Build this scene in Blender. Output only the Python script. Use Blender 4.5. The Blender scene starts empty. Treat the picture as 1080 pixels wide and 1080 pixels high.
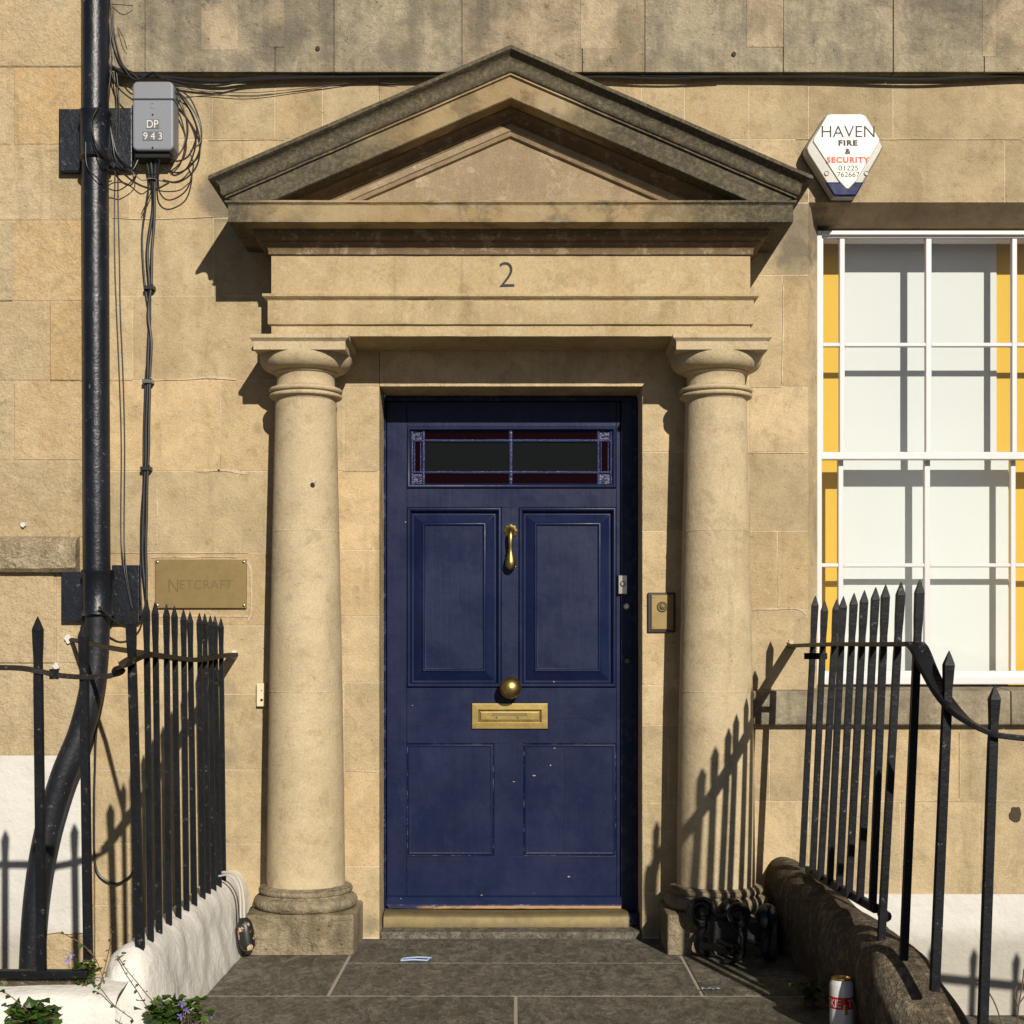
import bpy, math, random
from mathutils import Vector, Matrix, noise
R = math.radians
random.seed(7)
sc = bpy.context.scene
COL = sc.collection
D, S, H, HX, HY = 5.5, 280.0, 1.09, 544.0, 684.0       # camera distance, scale at the wall, eye height, vanishing point
F = D * S
def sc_at(d): return F / (D - d)
def P(px, py, d=0.0):                                   # measured image point on the plane d metres in front of the wall
    s = sc_at(d); return Vector(((px - HX) / s, -d, H + (HY - py) / s))
def X(px, d=0.0): return (px - HX) / sc_at(d)
def Z(py, d=0.0): return H + (HY - py) / sc_at(d)

# ------------------------------------------------------------------ materials
class NT:
    def __init__(s, name):
        s.m = bpy.data.materials.new(name); s.m.use_nodes = True
        s.n = s.m.node_tree.nodes; s.l = s.m.node_tree.links
        s.b = s.n['Principled BSDF']; s.out = s.n['Material Output']
        s.tc = s.n.new('ShaderNodeTexCoord').outputs['Object']
    def set(s, inp, v):
        if isinstance(v, bpy.types.NodeSocket): s.l.new(v, inp)
        elif v is not None:
            if isinstance(v, (tuple, list)) and len(v) == 3 and inp.type == 'RGBA': v = (*v, 1)
            inp.default_value = v
    def noise(s, scale, detail=4, rough=.55, vec=None, stretch=None, dist=0):
        t = s.n.new('ShaderNodeTexNoise'); v = vec or s.tc
        if stretch:
            mp = s.n.new('ShaderNodeMapping'); s.l.new(v, mp.inputs[0]); mp.inputs['Scale'].default_value = stretch; v = mp.outputs[0]
        s.l.new(v, t.inputs['Vector']); t.inputs['Scale'].default_value = scale
        t.inputs['Detail'].default_value = detail; t.inputs['Roughness'].default_value = rough; t.inputs['Distortion'].default_value = dist
        return t.outputs['Fac']
    def vor(s, scale, vec=None, feature='F1'):
        t = s.n.new('ShaderNodeTexVoronoi'); t.feature = feature; s.l.new(vec or s.tc, t.inputs['Vector']); t.inputs['Scale'].default_value = scale
        return t.outputs['Distance']
    def ramp(s, f, a, b, smooth=True):
        t = s.n.new('ShaderNodeMapRange'); t.interpolation_type = 'SMOOTHSTEP' if smooth else 'LINEAR'
        s.set(t.inputs['Value'], f); t.inputs['From Min'].default_value = a; t.inputs['From Max'].default_value = b
        return t.outputs[0]
    def math(s, op, a, b=0.0):
        t = s.n.new('ShaderNodeMath'); t.operation = op; s.set(t.inputs[0], a); s.set(t.inputs[1], b); return t.outputs[0]
    def mix(s, f, a, b, mode='MIX'):
        t = s.n.new('ShaderNodeMix'); t.data_type = 'RGBA'; t.blend_type = mode
        s.set(t.inputs[0], f); s.set(t.inputs[6], a); s.set(t.inputs[7], b); return t.outputs[2]
    def attr(s, name):
        t = s.n.new('ShaderNodeAttribute'); t.attribute_name = name; return t.outputs['Fac']
    def xyz(s):
        t = s.n.new('ShaderNodeSeparateXYZ'); s.l.new(s.tc, t.inputs[0]); return t.outputs
    def bump(s, h, strength=.5, dist=.01, prev=None):
        t = s.n.new('ShaderNodeBump'); t.inputs['Strength'].default_value = strength; t.inputs['Distance'].default_value = dist
        s.set(t.inputs['Height'], h)
        if prev: s.l.new(prev, t.inputs['Normal'])
        return t.outputs[0]
    def fin(s, col=None, rough=None, metal=None, bump=None, spec=None, coat=None):
        s.set(s.b.inputs['Base Color'], col); s.set(s.b.inputs['Roughness'], rough); s.set(s.b.inputs['Metallic'], metal)
        s.set(s.b.inputs['Specular IOR Level'], spec); s.set(s.b.inputs['Coat Weight'], coat)
        if bump is not None: s.l.new(bump, s.b.inputs['Normal'])
        return s.m
    def spot(s, x, z, r, wob=.5):                        # irregular stain with a place of its own
        v = s.n.new('ShaderNodeVectorMath'); v.operation = 'DISTANCE'
        o = s.xyz(); c = s.n.new('ShaderNodeCombineXYZ'); s.l.new(o[0], c.inputs[0]); s.l.new(o[2], c.inputs[2])
        s.l.new(c.outputs[0], v.inputs[0]); v.inputs[1].default_value = (x, 0, z)
        d = s.math('DIVIDE', v.outputs['Value'], r)
        if not hasattr(s, 'sn'): s.sn = s.math('MULTIPLY', s.math('SUBTRACT', s.noise(14, 5, .65), .5), 1.2)
        d = s.math('ADD', d, s.sn)
        return s.math('SUBTRACT', 1.0, s.ramp(d, .35, 1.0))

def stone(name, c1, c2, c3, grain=1.0, tone_amt=.2, spots=(), grime=0.0, grimecol=(.055, .05, .04), bumpy=.35, pits=.6, ochre=.22, rough=0):
    t = NT(name)
    n1 = t.noise(1.7, 4, .6); n2 = t.noise(6.5, 6, .66, dist=.5); n3 = t.noise(30 * grain, 5, .7); fine = t.noise(150, 2, .7)
    col = t.mix(t.ramp(n1, .32, .68), c1, c2)
    col = t.mix(t.math('MULTIPLY', t.ramp(n2, .38, .66), .6), col, c3)
    tn = t.attr('tone')
    val = t.math('ADD', 1 - tone_amt / 2, t.math('MULTIPLY', tn, tone_amt))
    cmb = t.n.new('ShaderNodeCombineColor'); [t.l.new(val, cmb.inputs[i]) for i in range(3)]
    col = t.mix(1.0, col, cmb.outputs[0], 'MULTIPLY')
    col = t.mix(t.math('MULTIPLY', t.ramp(t.math('ADD', t.math('FRACT', t.math('MULTIPLY', tn, 7.31)), t.math('SUBTRACT', n2, .5)), .5, 1.0), ochre), col, (.55, .35, .14))
    streak = t.noise(3.2, 4, .65, stretch=(3.4, 1, .38))
    col = t.mix(t.math('MULTIPLY', t.ramp(streak, .54, .76), .36), col, (.17, .135, .085))
    col = t.mix(t.math('MULTIPLY', t.ramp(t.math('ADD', t.math('MULTIPLY', streak, -.45), t.math('MULTIPLY', n3, .75)), .17, .27), .34), col, (.56, .49, .36))
    col = t.mix(t.math('MULTIPLY', t.ramp(n3, .52, .72), .26), col, (.22, .165, .09))
    n4 = t.noise(11, 9, .78, dist=.3)
    col = t.mix(t.math('MULTIPLY', t.ramp(n4, .53, .60), .30), col, (.25, .185, .10))
    col = t.mix(t.math('MULTIPLY', t.ramp(n4, .44, .37), .30), col, (.60, .52, .37))
    n5 = t.noise(21, 9, .85)
    col = t.mix(t.math('MULTIPLY', t.ramp(n5, .60, .63), .45), col, (.62, .55, .42))
    col = t.mix(t.math('MULTIPLY', t.ramp(n5, .385, .36), .45), col, (.15, .115, .07))
    col = t.mix(.20, col, t.mix(t.ramp(fine, .3, .7), (.08, .06, .035), (.62, .54, .4)), 'OVERLAY')
    pit = t.math('SUBTRACT', 1.0, t.ramp(t.vor(34), .03, .13))
    pit = t.math('MULTIPLY', pit, t.ramp(n2, .50, .58))
    col = t.mix(t.math('MULTIPLY', pit, pits), col, (.12, .09, .05))
    g = 0.0
    for (x, z, r, k) in spots:
        g = t.math('ADD', g, t.math('MULTIPLY', t.spot(x, z, r), k))
    if grime:
        g = t.math('ADD', g, t.math('MULTIPLY', t.ramp(t.math('ADD', t.math('MULTIPLY', n2, .6), t.math('MULTIPLY', streak, .4)), .42, .62), grime))
    if spots or grime:
        g = t.math('MINIMUM', g, .93)
        col = t.mix(g, col, grimecol)
    h = t.math('ADD', n3, t.math('MULTIPLY', pit, -.5))
    h = t.math('ADD', h, t.math('MULTIPLY', fine, .25))
    h = t.math('ADD', h, t.math('MULTIPLY', n2, .9)); h = t.math('ADD', h, t.math('MULTIPLY', n4, .6)); h = t.math('ADD', h, t.math('MULTIPLY', t.ramp(n5, .40, .36), -.35))
    if rough:
        h = t.math('ADD', h, t.math('MULTIPLY', t.ramp(t.noise(16, 6, .75), .35, .6), rough))
    return t.fin(col, .9, 0, t.bump(h, bumpy, .014), spec=.15)

M = {}
STN1, STN2, STN3 = (.555, .45, .282), (.50, .40, .245), (.40, .32, .20)
M['wall'] = stone('bath_stone_ashlar', STN1, STN2, STN3, 1, .27, bumpy=.5, grime=.10, grimecol=(.17, .145, .105),
    spots=[(X(262), Z(985), .13, .8), (X(960), Z(150), .75, .32), (X(420), Z(130), .5, .3), (X(822), Z(520), .3, .25), (X(392), Z(975), .05, .6), (X(687), Z(975), .05, .6), (X(236), Z(208), .13, .85), (X(262), Z(225), .09, .8), (X(845), Z(240), .20, .55), (X(838), Z(275), .11, .5), (X(240), Z(735), .07, .3), (X(238), Z(800), .05, .35), (X(130), Z(55), .16, .5), (X(131), Z(100), .08, .4), (X(272), Z(452), .03, .4)])
M['band'] = stone('weathered_band_stone', (.385, .33, .24), (.33, .29, .215), (.25, .225, .175), 1, .22, grime=.5, grimecol=(.12, .11, .088), bumpy=.7, spots=[(X(300), Z(5), .34, .35), (X(500), Z(0), .25, .3), (X(1010), Z(-2), .22, .45), (X(160), Z(8), .2, .35)])
M['trim'] = stone('carved_bath_stone', (.50, .40, .24), (.46, .365, .22), (.39, .31, .19), 1, .12, bumpy=.2, pits=.3)
M['column'] = stone('column_stone', (.55, .465, .31), (.51, .42, .275), (.43, .355, .24), 1, .14, bumpy=.25, pits=.5, ochre=.1)
M['colbase'] = stone('dirty_base_stone', (.40, .34, .24), (.34, .29, .20), (.22, .19, .135), 1.3, .2, grime=.55, grimecol=(.095, .085, .06), bumpy=.9, rough=.6)
M['sill'] = stone('grimy_sill_stone', (.36, .315, .235), (.30, .265, .20), (.21, .185, .14), 1.3, .3, grime=.4, grimecol=(.075, .07, .058), bumpy=.5)
M['rough'] = stone('rough_yellow_stone', (.54, .44, .29), (.50, .39, .235), (.44, .36, .24), 1.3, .16, bumpy=.55, rough=.7, ochre=.45)
M['curbstone'] = stone('dark_curb_stone', (.145, .128, .10), (.11, .098, .077), (.075, .067, .054), 1.4, .1, grime=.5, grimecol=(.045, .041, .033), bumpy=1.0, rough=.8)
M['mortar'] = stone('lime_mortar', (.66, .57, .42), (.58, .49, .34), (.44, .36, .24), 2, .0, bumpy=.4, ochre=0)
M['ledge'] = stone('worn_ledge_stone', (.60, .50, .35), (.54, .45, .31), (.42, .35, .24), 1.3, .1, grime=.08, grimecol=(.10, .09, .07), bumpy=.9, rough=1)
def ped_mat(name, base, ends, top):
    # soot and lichen sit on the exposed upper moulding and toward the two ends, the apex stone is cleaner
    t = NT(name); o = t.xyz()
    ax = t.math('ADD', t.math('ABSOLUTE', t.math('ADD', o[0], .018)), t.math('MULTIPLY', t.ramp(o[0], .0, .3), .22))
    big = t.ramp(t.noise(3.5, 6, .65), .35, .65)
    col = t.mix(big, (.42, .32, .18), (.34, .24, .12))
    col = t.mix(t.math('MULTIPLY', t.ramp(t.noise(9, 6, .7), .5, .7), .5), col, (.46, .40, .29))
    g = t.ramp(t.math('ADD', ax, t.math('MULTIPLY', t.noise(5, 6, .65), .75)), ends[0], ends[1])
    g = t.math('MAXIMUM', g, top)
    g = t.math('MAXIMUM', t.math('MULTIPLY', g, t.ramp(t.noise(16, 6, .7), .18, .42)), t.math('MULTIPLY', t.ramp(t.noise(7, 6, .7), .44, .62), .6))
    dk = t.mix(t.ramp(t.noise(75, 4, .8), .42, .66), (.045, .042, .034), (.125, .115, .075))
    col = t.mix(t.math('MULTIPLY', g, .92), col, dk)
    h = t.math('ADD', t.noise(26, 7, .7), t.math('MULTIPLY', t.noise(170, 3), .3))
    return t.fin(col, .92, 0, t.bump(h, .5, .012), spec=.2)
M['ped_top'] = ped_mat('sooty_cyma_stone', None, (.45, .9), .95)
M['ped_mid'] = ped_mat('weathered_corona_stone', None, (.50, 1.0), 0.22)
M['cornice'] = ped_mat('weathered_cornice_stone', None, (.90, 1.40), .20)
M['bed'] = stone('shade_darkened_bed_moulding', (.19, .14, .085), (.15, .11, .068), (.10, .078, .052), 1, .1, grime=.25, grimecol=(.06, .048, .033), bumpy=.2)  # sooty brown stone, colour darkened further to deepen the shade under the cornice
M['tymp'] = stone('tympanum_stone', (.36, .285, .19), (.31, .245, .165), (.25, .20, .14), 1, .1, grime=.12, grimecol=(.14, .12, .09), bumpy=.3)

def white_paint(name, col=(.64, .625, .59), dirt=.3, b=.4):
    t = NT(name)
    c = t.mix(t.ramp(t.noise(3, 6, .65), .35, .7), col, tuple(v * .88 for v in col))
    c = t.mix(t.math('MULTIPLY', t.ramp(t.noise(9, 8, .72), .56, .72), dirt), c, (.30, .27, .2))
    o = t.xyz(); low = t.math('SUBTRACT', 1.0, t.ramp(t.math('ADD', o[2], t.math('MULTIPLY', t.noise(12, 5, .7), .12)), .03, .12))
    c = t.mix(t.math('MULTIPLY', low, dirt * 1.4), c, (.26, .235, .16))
    h = t.math('ADD', t.noise(14, 7, .65), t.math('MULTIPLY', t.noise(70, 4), .2))
    return t.fin(c, .75, 0, t.bump(h, b, .02), spec=.3)
M['limewash'] = white_paint('white_masonry_paint', dirt=.35)
M['curbwhite'] = white_paint('white_curb_paint', (.76, .74, .69), .35, .5)
def paving():
    t = NT('worn_paving_stone'); tn = t.attr('tone')
    vm = t.n.new('ShaderNodeVectorMath'); vm.operation = 'ADD'; cc = t.n.new('ShaderNodeCombineXYZ'); q = t.math('MULTIPLY', tn, 17.0)
    for i_ in range(3): t.l.new(q, cc.inputs[i_])
    otc = t.tc; t.l.new(otc, vm.inputs[0]); t.l.new(cc.outputs[0], vm.inputs[1]); t.tc = vm.outputs[0]
    n1 = t.noise(3, 5, .65, dist=1.2); n2 = t.noise(9, 9, .76, stretch=(1.3, .6, 1), dist=1.2); n3 = t.noise(110, 3, .8); n4 = t.noise(30, 7, .75, stretch=(1.3, .6, 1), dist=.8)
    c = t.mix(t.ramp(n1, .35, .68), (.185, .172, .145), (.125, .118, .10))
    c = t.mix(t.math('MULTIPLY', tn, .35), c, (.21, .195, .16))
    c = t.mix(t.math('MULTIPLY', t.ramp(n2, .48, .56), .55), c, (.31, .29, .24))
    c = t.mix(t.math('MULTIPLY', t.ramp(n4, .47, .58), .6), c, (.065, .058, .045))
    t.tc = otc; o = t.xyz(); moss = t.math('MULTIPLY', t.ramp(o[0], .35, .8), t.ramp(n1, .4, .6)); c = t.mix(t.math('MULTIPLY', moss, .55), c, (.055, .058, .025))
    c = t.mix(.35, c, t.mix(t.ramp(n3, .3, .7), (.02, .02, .02), (.9, .85, .7)), 'OVERLAY')
    h = t.math('ADD', n2, t.math('ADD', t.math('MULTIPLY', n3, .2), t.math('MULTIPLY', n4, .5)))
    return t.fin(c, t.math('ADD', .55, t.math('MULTIPLY', n1, .3)), 0, t.bump(h, 1.0, .022), spec=.3)
M['paving'] = paving()
def simple(name, col, rough=.5, metal=0, b=0.0, bs=30, var=.12, spec=None):
    t = NT(name); c = t.mix(t.noise(6, 5, .6), tuple(v * (1 - var) for v in col), tuple(min(1, v * (1 + var)) for v in col))
    r = t.math('ADD', rough - .06, t.math('MULTIPLY', t.noise(18, 5, .7), .12))
    return t.fin(c, r, metal, t.bump(t.noise(bs, 5, .6), b, .005) if b else None, spec=spec)
M['joint'] = simple('paving_joint_mortar', (.36, .33, .27), .95, b=.6, bs=90)
def blue():
    t = NT('navy_gloss_paint')
    c = t.mix(t.ramp(t.noise(2.5, 5, .6), .35, .7), (.0060, .0112, .042), (.0090, .0155, .054))
    c = t.mix(t.math('MULTIPLY', t.ramp(t.noise(13, 8, .75, stretch=(1, 1, .6)), .52, .68), .35), c, (.017, .025, .076))
    geo = t.n.new('ShaderNodeNewGeometry').outputs['Pointiness']
    e = t.math('MULTIPLY', t.ramp(geo, .545, .62), t.ramp(t.noise(24, 6, .8), .50, .62))
    c = t.mix(t.math('MULTIPLY', e, .5), c, (.22, .25, .38))
    chip = t.math('MULTIPLY', t.math('SUBTRACT', 1.0, t.ramp(t.vor(15), .035, .055)), t.ramp(t.noise(7.3, 3), .60, .64))
    c = t.mix(t.math('MULTIPLY', chip, .8), c, (.42, .38, .36))
    h = t.math('ADD', t.math('MULTIPLY', t.noise(12, 4, .5, stretch=(5, 1, .35)), .35), t.math('ADD', t.math('MULTIPLY', t.noise(50, 5, .7), .25), t.noise(7, 3, .5)))
    r = t.math('ADD', .30, t.math('MULTIPLY', t.ramp(t.noise(5, 6, .7), .3, .7), .2))
    return t.fin(c, r, 0, t.bump(h, .28, .006), spec=.2)
M['blue'] = blue()
def worn_edge():
    t = NT('worn_bottom_edge')
    f = t.ramp(t.noise(16, 8, .8, stretch=(1, 1, 3)), .46, .50)
    o = t.xyz(); f2 = t.ramp(t.math('ADD', o[0], t.math('MULTIPLY', t.noise(9, 5, .7), .5)), -.10, .10)
    f = t.math('MAXIMUM', t.math('MULTIPLY', f, t.ramp(o[0], -.42, -.3)), f2)
    return t.fin(t.mix(f, (.016, .02, .075), (.40, .25, .14)), .7, 0)
M['worn'] = worn_edge()
M['chip'] = simple('bare_wood_chip', (.36, .27, .19), .8)
M['crack'] = simple('dark_paint_crack', (.004, .005, .014), .6)
def brass(name, c1=(.40, .30, .11), c2=(.22, .165, .06), rough=.3, tarn=.5, metal=1.0):
    t = NT(name)
    c = t.mix(t.math('MULTIPLY', t.ramp(t.noise(16, 7, .75), .4, .7), tarn), c1, c2)
    r = t.math('ADD', rough, t.math('MULTIPLY', t.noise(24, 6, .7), .22))
    return t.fin(c, r, metal, t.bump(t.noise(60, 4), .08, .003))
M['brass'] = brass('polished_brass')
M['brass_dull'] = brass('dull_brass_plate', (.25, .18, .075), (.19, .14, .06), .42, .6, .6)
M['brass_step'] = brass('worn_brass_threshold', (.21, .165, .075), (.14, .115, .06), .5, .9, .5)
M['engrave'] = simple('engraved_brass', (.18, .13, .055), .45, .6)
def iron(name, col=(.006, .0068, .009), chips=.5, rough=.3, spec=.16):
    t = NT(name)
    f = t.math('MULTIPLY', t.ramp(t.noise(40, 7, .8), .61, .66), chips)
    c = t.mix(t.ramp(t.noise(5, 5, .6), .4, .65), col, tuple(v * 1.6 for v in col))
    c = t.mix(f, c, (.30, .28, .25))
    h = t.math('ADD', t.noise(26, 6, .65), t.math('MULTIPLY', t.noise(95, 4, .7), .4))
    r = t.math('ADD', rough, t.math('MULTIPLY', t.noise(14, 5, .7), .22))
    return t.fin(c, r, 0, t.bump(h, .5, .005), spec=spec)
M['iron'] = iron('black_painted_iron', (.006, .0068, .009), .45, .34)
M['rail'] = iron('rust_flecked_rail', (.014, .011, .009), .8, .4)
M['pipe'] = iron('navy_black_pipe_paint', (.007, .009, .014), .5, .2, .42)
M['bendpaint'] = iron('dull_pipe_paint', (.009, .011, .015), .6, .36, .3)
M['scraper'] = iron('cast_iron', (.006, .006, .007), .2, .3, .35)
M['cable'] = simple('black_cable_sheath', (.012, .012, .013), .42)
M['wire'] = simple('grey_thin_wire', (.06, .055, .05), .5)
M['box_grey'] = simple('grey_box_plastic', (.20, .215, .25), .5, b=.1, bs=80)
M['box_dark'] = simple('dark_label_plastic', (.115, .12, .13), .5)
M['dark'] = simple('black_recess', (.004, .004, .005), .8)
M['letter_w'] = simple('white_lettering', (.62, .62, .58), .6)
M['letter_k'] = simple('black_lettering', (.012, .012, .014), .6)
M['hole'] = simple('broken_stone_hole', (.06, .045, .03), .95, b=1, bs=80)
M['number'] = simple('painted_number', (.018, .018, .020), .7)
M['letter_r'] = simple('faded_red_lettering', (.60, .10, .075), .6)
M['alarm'] = simple('cream_alarm_plastic', (.47, .455, .39), .35)
M['alarm_side'] = simple('grey_alarm_plastic', (.29, .28, .245), .4)
M['alarm_back'] = simple('dark_alarm_back', (.035, .037, .045), .5)
M['lens'] = simple('navy_strobe_lens', (.006, .012, .075), .12)
M['joinery'] = simple('white_window_paint', (.62, .60, .615), .45, b=.15, bs=50, var=.04)
M['blind'] = simple('white_blind_board', (.66, .68, .675), .8, var=.02)
M['yellow'] = simple('yellow_interior_paint', (.68, .42, .035), .7, var=.04)
M['lead'] = simple('blue_painted_lead', (.022, .028, .09), .3, b=.5, bs=120, spec=.4)
M['jewel'] = simple('textured_blue_glass', (.022, .024, .075), .3, b=.5, bs=150)
M['redglass'] = simple('dark_red_glass', (.0055, .0002, .0004), .08, spec=.10)
M['darkglass'] = simple('dark_green_glass', (.006, .0075, .006), .06, b=.05, bs=9, spec=.14)
M['steel'] = simple('worn_lock_metal', (.35, .33, .29), .3, 1)
M['cream'] = simple('cream_bell_plastic', (.66, .58, .38), .5)
M['whitecable'] = simple('white_painted_cable', (.50, .47, .40), .7)
def peel():
    t = NT('peeling_black_paint'); f = t.ramp(t.noise(26, 5, .7), .55, .58)
    return t.fin(t.mix(f, (.012, .012, .012), (.55, .42, .27)), .4, 0, t.bump(f, .4, .004))
M['peel'] = peel()
M['can'] = simple('white_can_print', (.66, .66, .65), .3, .1)
M['canred'] = simple('red_can_print', (.55, .012, .015), .3, .2)
M['gold'] = simple('gold_can_lid', (.62, .45, .18), .3, 1)
M['litter'] = simple('blue_white_wrapper', (.36, .48, .72), .4)
M['litter_w'] = simple('white_wrapper_inner', (.7, .7, .68), .4)
def leafm(name, a, b):
    t = NT(name); c = t.mix(t.attr('tone'), a, b); m = t.fin(c, .45, 0, spec=.4)
    t.b.inputs['Subsurface Weight'].default_value = 0
    tr = t.n.new('ShaderNodeBsdfTranslucent'); t.set(tr.inputs[0], c); mx = t.n.new('ShaderNodeMixShader'); mx.inputs[0].default_value = .25
    t.l.new(t.b.outputs[0], mx.inputs[1]); t.l.new(tr.outputs[0], mx.inputs[2]); t.l.new(mx.outputs[0], t.out.inputs[0]); return m
M['leaf'] = leafm('green_leaf', (.018, .045, .010), (.085, .155, .022))
M['petal'] = leafm('purple_petal', (.20, .15, .55), (.36, .28, .75))
M['stem'] = simple('reddish_stem', (.14, .075, .04), .7)
M['soil'] = simple('dark_soil', (.035, .028, .02), .95, b=1, bs=60)
def glass():
    t = NT('clear_window_glass'); fr = t.n.new('ShaderNodeFresnel'); fr.inputs[0].default_value = 1.5
    tr = t.n.new('ShaderNodeBsdfTransparent'); tr.inputs[0].default_value = (.93, .95, .95, 1)
    gl = t.n.new('ShaderNodeBsdfGlossy'); gl.inputs['Roughness'].default_value = .02
    t.l.new(t.bump(t.noise(3, 2), .08, .02), gl.inputs['Normal'])
    mx = t.n.new('ShaderNodeMixShader'); t.l.new(fr.outputs[0], mx.inputs[0]); t.l.new(tr.outputs[0], mx.inputs[1]); t.l.new(gl.outputs[0], mx.inputs[2])
    t.l.new(mx.outputs[0], t.out.inputs[0]); t.n.remove(t.b); return t.m
M['glass'] = glass()

# ------------------------------------------------------------------ mesh builder
class MB:
    def __init__(s): s.v = []; s.f = []; s.t = []; s.m = []; s.mi = 0
    def add(s, vs, fs, tone=None):
        o = len(s.v); s.v += [tuple(v) for v in vs]; tone = .5 if tone is None else tone
        for f in fs: s.f.append([i + o for i in f]); s.t.append(tone); s.m.append(s.mi)
        return s
    def box(s, x0, x1, d0, d1, z0, z1, tone=None):       # d = metres in front of the wall (y = -d)
        x0, x1 = sorted((x0, x1)); y0, y1 = sorted((-d0, -d1)); z0, z1 = sorted((z0, z1))
        v = [(x, y, z) for z in (z0, z1) for y in (y0, y1) for x in (x0, x1)]
        return s.add(v, [(0, 2, 3, 1), (4, 5, 7, 6), (0, 1, 5, 4), (2, 6, 7, 3), (0, 4, 6, 2), (1, 3, 7, 5)], tone)
    def rings(s, rings, closed=True, cap=True, tone=None):
        n = len(rings[0]); v = [p for r in rings for p in r]; f = []
        for i in range(len(rings) - 1):
            for j in range(n if closed else n - 1):
                k = (j + 1) % n; f.append((i * n + j, i * n + k, (i + 1) * n + k, (i + 1) * n + j))
        if cap and closed: f.append(tuple(range(n))[::-1]); f.append(tuple((len(rings) - 1) * n + j for j in range(n)))
        return s.add(v, f, tone)
    def lathe(s, prof, c, axis='Z', n=32, cap=True, arc=None):
        rg = []
        for r, h in prof:
            ring = []
            for i in range(n):
                a = 2 * math.pi * i / n; u, w = r * math.cos(a), r * math.sin(a)
                q = {'Z': (u, w, h), 'Y': (u, -h, w), 'X': (h, u, w)}[axis]; ring.append(Vector(c) + Vector(q))
            rg.append(ring)
        return s.rings(rg, True, cap)
    def tube(s, path, r, n=10, cap=True, smooth=True):
        path = [Vector(p) for p in path]; rs = r if isinstance(r, (list, tuple)) else [r] * len(path)
        rg = []; up = None
        for i, p in enumerate(path):
            t = (path[min(i + 1, len(path) - 1)] - path[max(i - 1, 0)]).normalized()
            if up is None: up = Vector((0, 0, 1)) if abs(t.z) < .9 else Vector((0, 1, 0))
            a = t.cross(up).normalized(); b = a.cross(t).normalized(); up = b
            rg.append([p + (a * math.cos(q) + b * math.sin(q)) * rs[i] for q in [2 * math.pi * k / n for k in range(n)]])
        return s.rings(rg, True, cap)
    def ribbon(s, path, w, t):                           # flat bar, wide side level
        path = [Vector(p) for p in path]; rg = []
        for i, p in enumerate(path):
            T = (path[min(i + 1, len(path) - 1)] - path[max(i - 1, 0)]).normalized()
            a = T.cross(Vector((0, 0, 1))).normalized(); b = a.cross(T).normalized()
            rg.append([p + a * w / 2 + b * t / 2, p - a * w / 2 + b * t / 2, p - a * w / 2 - b * t / 2, p + a * w / 2 - b * t / 2])
        return s.rings(rg)
    def sqbar(s, p0, p1, prof):                          # square bar along p0->p1, prof = (fraction, half width)
        p0, p1 = Vector(p0), Vector(p1)
        rg = []
        for f, h in prof:
            c = p0.lerp(p1, f); rg.append([c + Vector(q) * h for q in ((1, -1, 0), (1, 1, 0), (-1, 1, 0), (-1, -1, 0))])
        return s.rings(rg)
    def frame(s, x0, x1, z0, z1, prof, fill=True, base=0.0, tone=None):  # mitred moulding round a rectangle; prof = (inset, d)
        rg = []
        for ins, d in prof:
            a, b, c, e = x0 + ins, x1 - ins, z0 + ins, z1 - ins; y = -(base + d)
            rg.append([(a, y, c), (b, y, c), (b, y, e), (a, y, e)])
        s.rings(rg, True, False, tone)
        if fill: s.add(rg[-1], [(0, 1, 2, 3)], tone)
        return s
    def wrap(s, hw, d0, prof, cx=0.0, back=0.0, n=150, wear=.0011):   # moulding that runs round a projecting block: prof = (projection, z)
        rg = []
        for p, z in prof:
            row = [(cx - hw - p, -back, z), (cx - hw - p, -d0 * .5, z)]
            for i in range(n + 1):
                x = cx + (hw + p) * (2 * i / n - 1); q = Vector((x * 13, z * 40, p * 30)); k = wear * noise.noise(q) + wear * .6 * noise.noise(q * 3.7)
                chip = max(0, noise.noise(Vector((x * 6.5, z * 14, 3.3))) - .47) * .05 if p > .012 else 0
                row.append((x, -(d0 + p) - k + chip, z + .7 * wear * noise.noise(q + Vector((9, 9, 9)))))
            row += [(cx + hw + p, -d0 * .5, z), (cx + hw + p, -back, z)]; rg.append(row)
        return s.rings(rg, False, False)
    def cap4(s, hw, d0, p, z, cx=0.0, back=0.0):
        return s.add([(cx - hw - p, -back, z), (cx - hw - p, -d0 - p, z), (cx + hw + p, -d0 - p, z), (cx + hw + p, -back, z)], [(0, 1, 2, 3)])
    def prism(s, pts, d0, d1, tone=None):                # outline in x,z given thickness in d
        n = len(pts); v = [(x, -d0, z) for x, z in pts] + [(x, -d1, z) for x, z in pts]
        return s.add(v, [tuple(range(n)), tuple(range(n, 2 * n))[::-1]] + [(i, (i + 1) % n, n + (i + 1) % n, n + i) for i in range(n)], tone)
    def build(s, name, mats, parent=None, smooth=False, bevel=0, seg=2, ang=35, origin=None):
        me = bpy.data.meshes.new(name)
        off = Vector(parent_loc(parent)) if parent else Vector(origin or (0, 0, 0))
        me.from_pydata([Vector(v) - off for v in s.v], [], s.f)
        if not isinstance(mats, (list, tuple)): mats = [mats]
        for m in mats: me.materials.append(m)
        me.polygons.foreach_set('material_index', s.m)
        at = me.attributes.new('tone', 'FLOAT', 'FACE'); at.data.foreach_set('value', s.t)
        import bmesh
        bm = bmesh.new(); bm.from_mesh(me); bmesh.ops.recalc_face_normals(bm, faces=bm.faces); bm.to_mesh(me); bm.free()
        if smooth:
            me.polygons.foreach_set('use_smooth', [True] * len(me.polygons))
            me.set_sharp_from_angle(angle=R(smooth if smooth is not True else 40))
        o = bpy.data.objects.new(name, me); COL.objects.link(o)
        if parent: o.parent = parent
        else: o.location = off
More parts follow.
